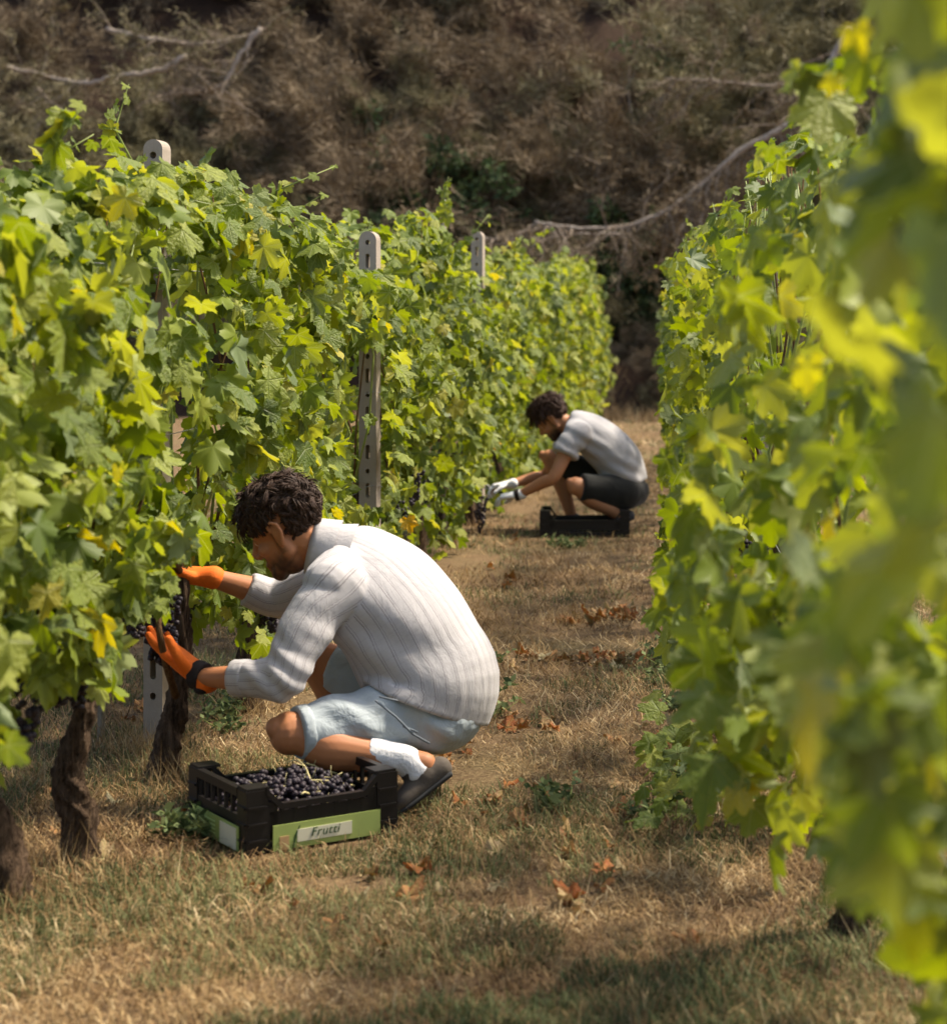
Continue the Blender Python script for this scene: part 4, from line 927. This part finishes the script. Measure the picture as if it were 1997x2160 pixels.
    def filt(pos, size):
        px = CX + FPX * pos[:, 0] / pos[:, 1]; py = CY + FPX * (CAMH - pos[:, 2]) / pos[:, 1]; s = size * FPX / pos[:, 1] * .6
        near = pos[:, 1] < 3.2; mid = (pos[:, 1] >= 3.2) & (pos[:, 1] < 7.5); far_ = ~near & ~mid
        ok = ~(near & (px - s < np.interp(py, *EDGE))); wob = 90 * (vnoise(py / 85.0, pos[:, 1] * .8, seed=71) - .45); ok &= ~(mid & (px - s < np.interp(py, *EDGE2) + wob - 15)); ok &= ~(far_ & (px - s < np.interp(py, *EDGE3) + wob * .5))
        return ok & (pos[:, 1] > 1.25)
    yr = [1.55, 2.5, 3.5, 4.5, 5.5, 6.5, 7.6, 8.7, 9.8, 11, 12.2, 13.4, 14.6, 15.8, 17, 18.2, 19.4]
    rv = {}
    for yv in yr:
        lb = 'grapevine with the largest blurred leaves overhanging the near end of the opposite row' if yv < 2 else 'second grapevine from the near end of the opposite row, bright lemon leaves among green' if yv < 3 else ('leafy grapevine with low shoots spilling onto the grass across from the striped shirt picker' if 5 < yv < 7 else 'leafy grapevine of the opposite row level with the striped shirt picker' if yv < 9 else 'leafy grapevine of the opposite row level with the grey shirted picker' if yv < 14.5 else 'leafy grapevine of the opposite row near the dark bank')
        b_ = bb if yv > 4 else (lambda Y: .40 + 0 * Y)
        rv[yv] = make_vine(right_x(yv) + (.06 if yv > 4 else .26), yv, -1, lb, gr, (150 if yv < 3 else 285 if 4 < yv < 8 else 230) if yv < 10 else 180, (70 if yv < 3 else 150) if yv < 10 else 150, .40 if 4 < yv < 8 else .31, xr, tb, b_, 1.05 if yv < 10 else 1.2, None, 1, 6, 1.08 if yv < 4 else 1.0, None, filt, .26 if yv < 4 else .18)
    sprig(rv[13.4], None, [P(1440, 560, 12.6), P(1415, 555, 12.5), P(1385, 562, 12.4)], 10, rs, .045)
    sprig(rv[12.2], None, [P(1450, 620, 12.0), P(1420, 624, 11.9), P(1388, 628, 11.8)], 12, rs, .045)
    sprig(rv[12.2], None, [P(1470, 540, 11.4), P(1462, 490, 11.4), P(1455, 468, 11.4)], 9, rs, .050)
    sprig(rv[8.7], None, [P(1590, 520, 8.7), P(1585, 450, 8.7), P(1600, 405, 8.7)], 10, rs, .055)
    sprig(rv[11], None, [P(1440, 720, 11), P(1420, 705, 11), P(1395, 700, 11)], 9, rs, .050)
    for k in range(60):                                 # low shoots of the opposite row
        Yk = rs.uniform(5.2, 6.6); p = V(right_x(Yk) - .30 + rs.gauss(0, .09), Yk, abs(rs.gauss(.05, .06)) + .02); x, y = PX(p)
        if x > 1350: put(rv[6.5], x, y, Yk, rs.uniform(.05, .085), (rs.gauss(-.2, .4), rs.gauss(-.3, .3), 1), (rs.gauss(-.5, .6), rs.gauss(0, .6), -.1), LEAF, k)
    for (x, y, Y, s, k) in ((1755, 165, 2.6, .026, 0), (1800, 60, 2.4, .034, 1), (1700, 770, 2.7, .05, 2), (1990, 1180, 1.9, .05, 0), (1925, 1955, 1.8, .035, 1)):
        put(rv[2.5], x, y, Y, s, (rs.gauss(-.4, .3), -.8, .3), (rs.gauss(0, .3), 0, -1), LLEAF, k)
    for k in range(95):                                 # lower leaves of the near vine
        x, y, Yk = rs.uniform(1600, 2080), rs.uniform(1250, 2180), rs.uniform(1.6, 2.9); s = rs.uniform(.065, .10)
        if x - s * .6 * FPX / Yk > np.interp(y, *EDGE) - 20: put(rv[2.5], x, y, Yk, s, (rs.gauss(-.5, .6), rs.gauss(-.5, .5), rs.gauss(.4, .5)), (rs.gauss(0, .5), rs.gauss(0, .4), -1), LEAF, k)

# ------------------------------------------------------------------ brush and boughs on the hillside
def blades(base, dirs, width, rng):
    """thin triangles: base points, direction*length, width -> verts, faces"""
    n = len(base); sd = np.cross(dirs, rng.normal(0, 1, (n, 3))); sd /= np.linalg.norm(sd, axis=1)[:, None] + 1e-9; sd *= np.asarray(width)[..., None] / 2
    v = np.stack([base - sd, base + sd, base + dirs], 1).reshape(-1, 3); return v, np.arange(3 * n).reshape(-1, 3)
def twigs(rs, n_main, h, spread, depth=2):
    lines = []; ends = []
    def grow(p, d, L, r, lev):
        pts = [p]; 
        for k in range(4): d = (d + V(rs.gauss(0, .22), rs.gauss(0, .22), rs.gauss(-.02, .15))).normalized(); p = p + d * L / 4; pts.append(p); 
        lines.append((pts, r)); ends.extend(pts[2:])
        if lev < depth:
            for k in range(4): q = pts[rs.randint(1, 4)]; grow(q, (d + V(rs.gauss(0, .75), rs.gauss(0, .75), rs.gauss(.0, .5))).normalized(), L * rs.uniform(.4, .65), r * .5, lev + 1)
    for k in range(n_main): a = rs.uniform(0, 6.28); grow(V(rs.gauss(0, .08), rs.gauss(0, .08), 0), V(math.cos(a) * spread, math.sin(a) * spread, rs.uniform(.5, 1)).normalized(), h * rs.uniform(.6, 1), .016, 0)
    return lines, ends
def shrub_proto(seed, h, spread, leafy, mat, tmat, nl, ll, lw):
    rs = random.Random(seed); rg = np.random.default_rng(seed); lines, ends = twigs(rs, 9, h, spread); m = MB()
    for pts, r in lines: m.tube(pts, [r, r * .8, r * .6, r * .45, r * .2], 3)
    tm = m.mesh('twigs'); tm.materials.append(tmat); E = np.array([list(e) for e in ends]); b = E[rg.integers(0, len(E), nl)] + rg.normal(0, .05, (nl, 3))
    d = rg.normal(0, .75 if leafy else .42, (nl, 3)) + b / (np.linalg.norm(b, axis=1)[:, None] + .05) * [.7, .7, .5] - [0, 0, .12]; d /= np.linalg.norm(d, axis=1)[:, None]; d *= rg.uniform(.5, 1.3, nl)[:, None] * ll
    v, f = blades(b, d, np.full(nl, lw), rg); fm = np_mesh('foliage', v, f, False); point_attr(fm, 'rnd', np.repeat(np.clip(rg.random(nl) * .6 + .4 * vnoise(b[:, 0] * 4, b[:, 1] * 4, b[:, 2] * 4), 0, 1), 3)); fm.materials.append(mat); return tm, fm
if 'brush' in DO:
    KIND = [('dry_shrub', 'brown dried out shrub on the steep bank behind the vines', 'dry brown shrubs on the bank', [shrub_proto(k, 1.15, 1.0, 0, M['needle_brown'], M['twig'], 9000, .17, .012) for k in (1, 2, 3)]),
            ('dry_shrub', 'olive tinged dry shrub on the steep bank behind the vines', 'olive dry shrubs on the bank', [shrub_proto(k, 1.1, 1.1, 0, M['needle_olive'], M['twig_grey'], 9000, .18, .013) for k in (4, 5)]),
            ('green_shrub', None, 'green shrubs on the bank', [shrub_proto(k, 1.0, .9, 1, M['shrub_green'], M['twig'], 4200, .085, .050) for k in (6, 7)])]
    def shrub(kind, k, x, y, s, label=None, sz=1.0, sink=.1):
        nm, lb, g, pr = KIND[kind]; g = 'shrubs along the foot of the bank' if label and label.startswith('small dry') else g; z = float(hill_h(np.array(x), np.array(y))); e = empty(nm, (x, y, z - sink), label or lb, 'shrub', g)
        tm, fm = pr[k % len(pr)]; e.rotation_euler = (R(random.uniform(5, 25)), 0, random.uniform(0, 6.28)); e.scale = (s, s, s * sz); link('twigs', tm, None, e); link('foliage', fm, None, e)
    rs = random.Random(17)
    y = 30.2
    while y < 44:
        x = -12.5 + rs.uniform(0, .8)
        while x < 5.5:
            nz = float(fbm(np.array(x * .33 + 4), np.array(y * .33), seed=51)); u = CX + FPX * x / y
            if nz > .34: kk = 1 if nz > .46 else 0; shrub(kk, rs.randrange(3), x + rs.gauss(0, .2), y + rs.gauss(0, .25), rs.uniform(.9, 1.9) * (1 if y > 31.5 else .65), ('olive tinged' if kk else 'brown dried out') + ' shrub ' + ('at the foot of the bank behind the vines' if y < 32 else 'halfway up the bank behind the vines' if y < 37 else 'high up the bank behind the vines'))
            x += rs.uniform(1.0, 1.7)
        y += 1.15
    for (x, y_, s) in ((-2.6, 32.6, 1.5), (-1.8, 32.8, 1.6), (-1.0, 32.7, 1.6), (-.2, 32.8, 1.5), (.6, 32.5, 1.5), (1.3, 32.0, 1.4)): shrub(0, rs.randrange(3), x, y_, s, 'large brown shrub overhanging the dark hollow at the alley end', 1.0, -.1)
    for k in range(16): shrub(k % 2, k, rs.uniform(-4.5, 1.8), rs.uniform(28.9, 29.5), rs.uniform(.28, .5), 'small dry shrub at the very foot of the bank by the alley end')
    for (x, y_, s, lb) in ((-4.5, 31.9, 1.7, 'tall dark green shrub among the dry brush'), (-5.2, 32.3, 1.4, 'tall dark green shrub among the dry brush'), (-4.2, 33.2, 1.6, 'tall dark green shrub among the dry brush'), (-4.6, 31.2, 1.1, 'tall dark green shrub among the dry brush'), (-1.9, 31.9, 1.5, 'low green shrub above the bare fallen bough'), (-2.6, 31.8, 1.4, 'low green shrub above the bare fallen bough'), (-1.1, 32.1, 1.4, 'low green shrub above the bare fallen bough'), (-.7, 35.8, 1.1, 'tall dark green shrub among the dry brush')):
        shrub(2, rs.randrange(2), x, y_, s, lb)
    def bough(name, label, pts, r0, r1, ntw, tl, droop, needles, mat, rs, wood=None):
        pts = [Vector(p) for p in pts]; root = empty(name, pts[0], label, 'branch', 'dead boughs on the bank'); o = pts[0]; D = resample([(p, 0.0) for p in pts], 8)[:, :3]
        m = MB(); n = len(D); m.tube([Vector(d) - o + V(rs.gauss(0, .012), 0, rs.gauss(0, .012)) for d in D], [r0 + (r1 - r0) * i / n for i in range(n)], 8); m.obj('branch', wood or M['deadwood'], root, True)
        t = MB(); E = []
        for k in range(ntw):
            i = rs.randint(1, n - 1); p = Vector(D[i]) - o; d = (V(rs.gauss(0, .7), rs.gauss(-.2, .6), rs.gauss(-droop, .45)) + Vector(D[i] - D[i - 1]).normalized() * .7).normalized(); L = tl * rs.uniform(.4, 1.1); q = [p]
            for s_ in range(4): d = (d + V(rs.gauss(0, .25), rs.gauss(0, .2), rs.gauss(-.12 * droop, .2))).normalized(); p = p + d * L / 4; q.append(p)
            t.tube(q, [.014, .011, .008, .006, .003], 4); E += q[1:]
            for _ in range(3):
                a = q[rs.randint(1, 4)]; dd = (d + V(rs.gauss(0, .8), rs.gauss(0, .6), rs.gauss(-.2, .6))).normalized(); t.tube([a, a + dd * L * .2, a + dd * L * .38 + V(0, 0, -.02)], [.006, .004, .002], 3); E += [a + dd * L * .2, a + dd * L * .38]
        t.obj('twigs', wood or M['twig_grey'], root)
        if needles:
            rg = np.random.default_rng(rs.randint(0, 999)); E = np.array([list(e) for e in E]); b = E[rg.integers(0, len(E), needles)] + rg.normal(0, .035, (needles, 3)); d = rg.normal(0, 1, (needles, 3)); d /= np.linalg.norm(d, axis=1)[:, None]; d *= rg.uniform(.06, .14, needles)[:, None]
            v, f = blades(b, d, np.full(needles, .015), rg); fm = np_mesh('needles', v, f, False); point_attr(fm, 'rnd', np.repeat(rg.random(needles), 3)); tag(link('needles', fm, mat, root), kind='stuff')
    rs = random.Random(23); Yb = 29.6
    bough('fallen_bough', 'long bare curving bough sweeping over the dark hollow at the alley end', [P(1790, 60, 29.6), P(1690, 235, 29.3), P(1560, 320, 29.1), P(1470, 400, 29.0), P(1370, 462, 29.0), P(1250, 482, 29.0), P(1130, 470, 29.0)], .062, .024, 110, 1.1, .8, 9000, M['needle_brown'], rs)
    bough('fallen_bough', 'thin bare bough lying just below the long curving one', [P(1330, 492, 29.5), P(1200, 498, 29.5), P(1060, 505, 29.5), P(1000, 500, 29.5)], .030, .012, 22, .7, .4, 1200, M['needle_olive'], rs)
    bough('fallen_bough', 'pale sagging bough ending in a broken stub above the tall vine shoot', [P(395, 118, 30.0), P(330, 150, 29.9), P(250, 160, 29.8), P(185, 175, 29.8), P(110, 165, 29.8), P(10, 140, 29.8)], .052, .030, 26, .9, .2, 2600, M['needle_olive'], rs)
    bough('fallen_bough', 'pale nearly level bough above the sagging one', [P(560, 60, 30.3), P(490, 85, 30.2), P(405, 92, 30.1), P(320, 82, 30.1), P(225, 62, 30.1)], .022, .045, 22, .7, .1, 1800, M['needle_olive'], rs)
    bough('fallen_bough', 'grey forked dead bough slanting down to a level tip', [P(550, 60, 30.2), P(505, 120, 30.1), P(480, 165, 30.0), P(455, 188, 30.0), P(410, 196, 29.9), P(360, 195, 29.9)], .040, .020, 30, .8, -.1, 600, M['needle_brown'], rs)
    bough('fallen_bough', 'short straight dead stick poking down behind the tall vine shoot', [P(75, 185, 30), P(140, 245, 29.8)], .035, .03, 4, .3, 0, 0, None, rs)
    bough('fallen_bough', 'thin drooping bough high in the dark brush near the sunlit leaves', [P(1760, 150, 31.5), P(1640, 182, 31.2), P(1500, 170, 31), P(1400, 165, 31)], .03, .012, 30, .9, .4, 3000, M['needle_brown'], rs)

# ------------------------------------------------------------------ dry grass, weeds and fallen leaves
if 'litter' in DO:
    rg = np.random.default_rng(77)
    def scatter(n, k, wmin=-.36, wmax=.13):
        u = rg.random(n); Y = (3.3 ** (-k) + u * (29 ** (-k) - 3.3 ** (-k))) ** (-1 / k); X = rg.uniform(-.40, .16, n) * Y + rg.normal(0, .05, n); return X, Y
    def off_feet(X, Y):
        return ~((np.abs(X + 1.10) < .20) & (np.abs(Y - 5.33) < .14))
    def tufts(name, n, k, mat, hmin, hmax, lean, width, thr, seed, label, cat):
        X, Y = scatter(n, k); patch = fbm(X * 1.3, Y * 1.3, seed=seed, oct=3) + .25 * (vnoise(X * 7, Y * 7, seed=seed + 3) - .5); ok = (patch > thr) & (X > -4.6) & off_feet(X, Y); X, Y, patch = X[ok], Y[ok], patch[ok]; m = len(X)
        z = ground_h(X, Y); h = rg.uniform(hmin, hmax, m) * np.clip(.6 + 2.2 * (patch - thr), .5, 1.4); a = rg.uniform(0, 6.28, m); ln = np.abs(rg.normal(lean, .35, m)); d1 = np.stack([np.cos(a) * np.sin(ln * .6), np.sin(a) * np.sin(ln * .6), np.cos(ln * .6)], -1); d2 = np.stack([np.cos(a) * np.sin(ln * 1.3), np.sin(a) * np.sin(ln * 1.3), np.cos(ln * 1.3)], -1)
        w = width * (.6 + .8 * rg.random(m)) * np.clip(Y / 9, .75, 2.2); sd = np.stack([-np.sin(a + rg.normal(0, .6, m)), np.cos(a), 0 * a], -1) * w[:, None] / 2; b = np.stack([X, Y, z - .004], -1)
        mid = b + d1 * h[:, None] * .55; tip = mid + d2 * h[:, None] * .5; tip[:, 2] = np.maximum(tip[:, 2], z + .004)
        v = np.stack([b - sd, b + sd, mid - sd * .8, mid + sd * .8, tip], 1).reshape(-1, 3); i = 5 * np.arange(m)[:, None]
        f = np.concatenate([i + [0, 1, 3], i + [0, 3, 2], i + [2, 3, 4]]); me = np_mesh(name, v, f, False); point_attr(me, 'rnd', np.repeat(np.clip(rg.random(m) ** 1.2 * .62 + 1.0 * (vnoise(X * 2.6 + 9, Y * 2.6, seed=seed + 8) - .35) , 0, 1), 5)); tag(link(name, me, mat), label, cat, kind='stuff')
    tufts('dry_grass', 100000, .55, M['straw'], .025, .085, 1.30, .0045, .37, 61, 'dry straw coloured grass covering the alley between the vine rows', 'grass')
    tufts('dead_grass_mat', 80000, .45, M['straw'], .05, .13, 1.75, .0038, .28, 63, 'flattened dead grass lying over the vineyard soil', 'grass')
    tufts('green_grass', 150000, .6, M['grass'], .02, .085, .8, .0045, .415, 65, 'short green grass and weeds growing through the straw', 'grass')
    # taller dry clumps, thicker round trunks, posts and the foot of the bank
    B = []
    for k in range(420):
        Y = 3.4 * (29 / 3.4) ** (rg.random() ** 1.1); B.append((rg.uniform(-.38, .10) * Y, Y, rg.uniform(.05, .12), 26, .06))
    for (x, y) in [(ROWX + .04, 5.08), (ROWX - .04, 4.72), (ROWX, 6.05), (ROWX + .1, 6.0), (-1.80, 6.42), (-1.86, 6.42), (ROWX, 7.1), (-1.58, 9.15), (ROWX, 11.3), (ROWX, 12.4)]: B += [(x + rg.normal(0, .05), y - .05 + rg.normal(0, .04), rg.uniform(.08, .15), 40, .05) for _ in range(3)]
    for k in range(110): B.append((rg.uniform(-5, 2.5), rg.uniform(27.8, 29.3), rg.uniform(.12, .35), 40, .16))
    BX = np.concatenate([np.full(n, x) + rg.normal(0, s, n) for x, y, h, n, s in B]); BY = np.concatenate([np.full(n, y) + rg.normal(0, s, n) for x, y, h, n, s in B]); BH = np.concatenate([h * rg.uniform(.5, 1.2, n) for x, y, h, n, s in B]); ok = off_feet(BX, BY) & ~((BX > -1.6) & (BX < -.75) & (BY > 5.0) & (BY < 5.75)); BX, BY, BH = BX[ok], BY[ok], BH[ok]
    bz = np.where(BY > 28.6, np.maximum(hill_h(BX, BY), 0), ground_h(BX, BY)); d = np.stack([rg.normal(0, .45, len(BX)), rg.normal(0, .45, len(BX)), np.ones(len(BX))], -1) * BH[:, None]
    v, f = blades(np.stack([BX, BY, bz - .005], -1), d, .0035 * np.clip(BY / 8, .8, 3), rg); me = np_mesh('tall_dry_grass', v, f, False); point_attr(me, 'rnd', np.repeat(np.clip(rg.normal(.55, .25, len(BX)), 0, 1), 3)); tag(link('tall_dry_grass', me, M['straw']), 'taller tufts of dry grass round the vine trunks and the alley', 'grass', kind='stuff')
    # fallen vine leaves
    rs = random.Random(31); spots = [(1290, 1300, 65, 14, 22), (1250, 1310, 40, 10, 10), (1270, 1395, 40, 12, 16), (1330, 1400, 40, 16, 10), (1120, 1540, 60, 20, 8), (1195, 1395, 40, 10, 4), (1390, 1560, 80, 30, 10), (1080, 1225, 60, 25, 4), (1120, 1400, 70, 20, 5), (960, 1580, 60, 20, 6), (1050, 1700, 200, 90, 16), (800, 1900, 250, 100, 14), (1250, 1850, 200, 120, 14), (300, 1500, 60, 40, 5), (1560, 1420, 40, 40, 5), (1500, 1300, 60, 40, 5), (200, 1750, 120, 80, 8), (1100, 1150, 100, 25, 5)]
    for (x, y, sx, sy, n) in spots:
        for k in range(n):
            px, py = rs.gauss(x, sx * .6), max(950, rs.gauss(y, sy * .6)); Y = FPX * CAMH / (py - CY); X = (px - CX) * Y / FPX
            if Y < 3 or not off_feet(np.array(X), np.array(Y)): continue
            o = link('fallen_leaf', DLEAF[rs.randrange(4)], None, None); s = rs.uniform(.028, .060); o.location = (X, Y, float(ground_h(np.array(X), np.array(Y))) + .016); o.scale = (s,) * 3
            o.rotation_euler = (rs.gauss(0, .4), rs.gauss(0, .4), rs.uniform(0, 6.28)); tag(o, 'dried brown vine leaf lying curled on the grass', 'leaf', 'fallen leaves on the alley floor')
    # low weeds
    def weed_mesh(seed):
        r = np.random.default_rng(seed); m = MB(); rr = random.Random(seed); n = 90; base = []; d = []
        for s_ in range(7):
            a = rr.uniform(0, 6.28); p = V(rr.gauss(0, .03), rr.gauss(0, .03), 0); dd = V(math.cos(a) * .7, math.sin(a) * .7, rr.uniform(.4, 1)).normalized(); L = rr.uniform(.08, .17); m.tube([p, p + dd * L * .5, p + dd * L + V(0, 0, -.01)], [.003, .0025, .001], 4)
            for k in range(14): base.append(p + dd * L * rr.uniform(.15, 1)); d.append(V(rr.gauss(0, 1), rr.gauss(0, 1), rr.gauss(.3, .5)).normalized() * rr.uniform(.025, .055))
        v, f = blades(np.array([list(b) for b in base]), np.array([list(q) for q in d]), np.full(len(base), .022), r)
        # broaden each blade into a leaf of two triangles
        v = v.reshape(-1, 3, 3); mid = (v[:, 0] + v[:, 1]) / 2; ax = v[:, 2] - mid; sd = v[:, 1] - v[:, 0]; q = np.stack([mid, mid + ax * .5 + sd * .5, v[:, 2], mid + ax * .5 - sd * .5], 1).reshape(-1, 3)
        fm = np_mesh('weed_leaves', q, np.arange(len(q)).reshape(-1, 4), False); point_attr(fm, 'rnd', np.repeat(r.random(len(q) // 4), 4)); fm.materials.append(M['weed']); sm = m.mesh('weed_stems'); sm.materials.append(M['shoot']); return fm, sm
    WD = [weed_mesh(k) for k in range(4)]
    spots = [(470, 1500, 7, 45, 40, 'the striped shirt picker\'s vine'), (1425, 1390, 12, 35, 40, 'the opposite vine row'), (410, 1770, 4, 25, 10, 'the green labelled crate'), (1200, 1150, 3, 60, 8, 'the plain black crate'), (1000, 1450, 6, 60, 60, 'the open alley'), (260, 1330, 6, 60, 30, 'the striped shirt picker\'s vine'), (1330, 1750, 5, 120, 120, 'the opposite vine row')]
    for (x, y, n, sx, sy, by) in spots:
        for k in range(n):
            px, py = rs.gauss(x, sx * .7), rs.gauss(y, sy * .6); Y = FPX * CAMH / (max(py, 960) - CY); X = (px - CX) * Y / FPX
            if not off_feet(np.array(X), np.array(Y)): continue
            e = empty('weed_plant', (X, Y, float(ground_h(np.array(X), np.array(Y))) - .005), 'low green weed growing beside ' + by, 'weed', 'low weeds beside ' + by); q = rs.randrange(4); e.rotation_euler = (0, 0, rs.uniform(0, 6.28)); e.scale = (rs.uniform(.5, .95),) * 3
            link('stem', WD[q][1], None, e); link('foliage', WD[q][0], None, e)
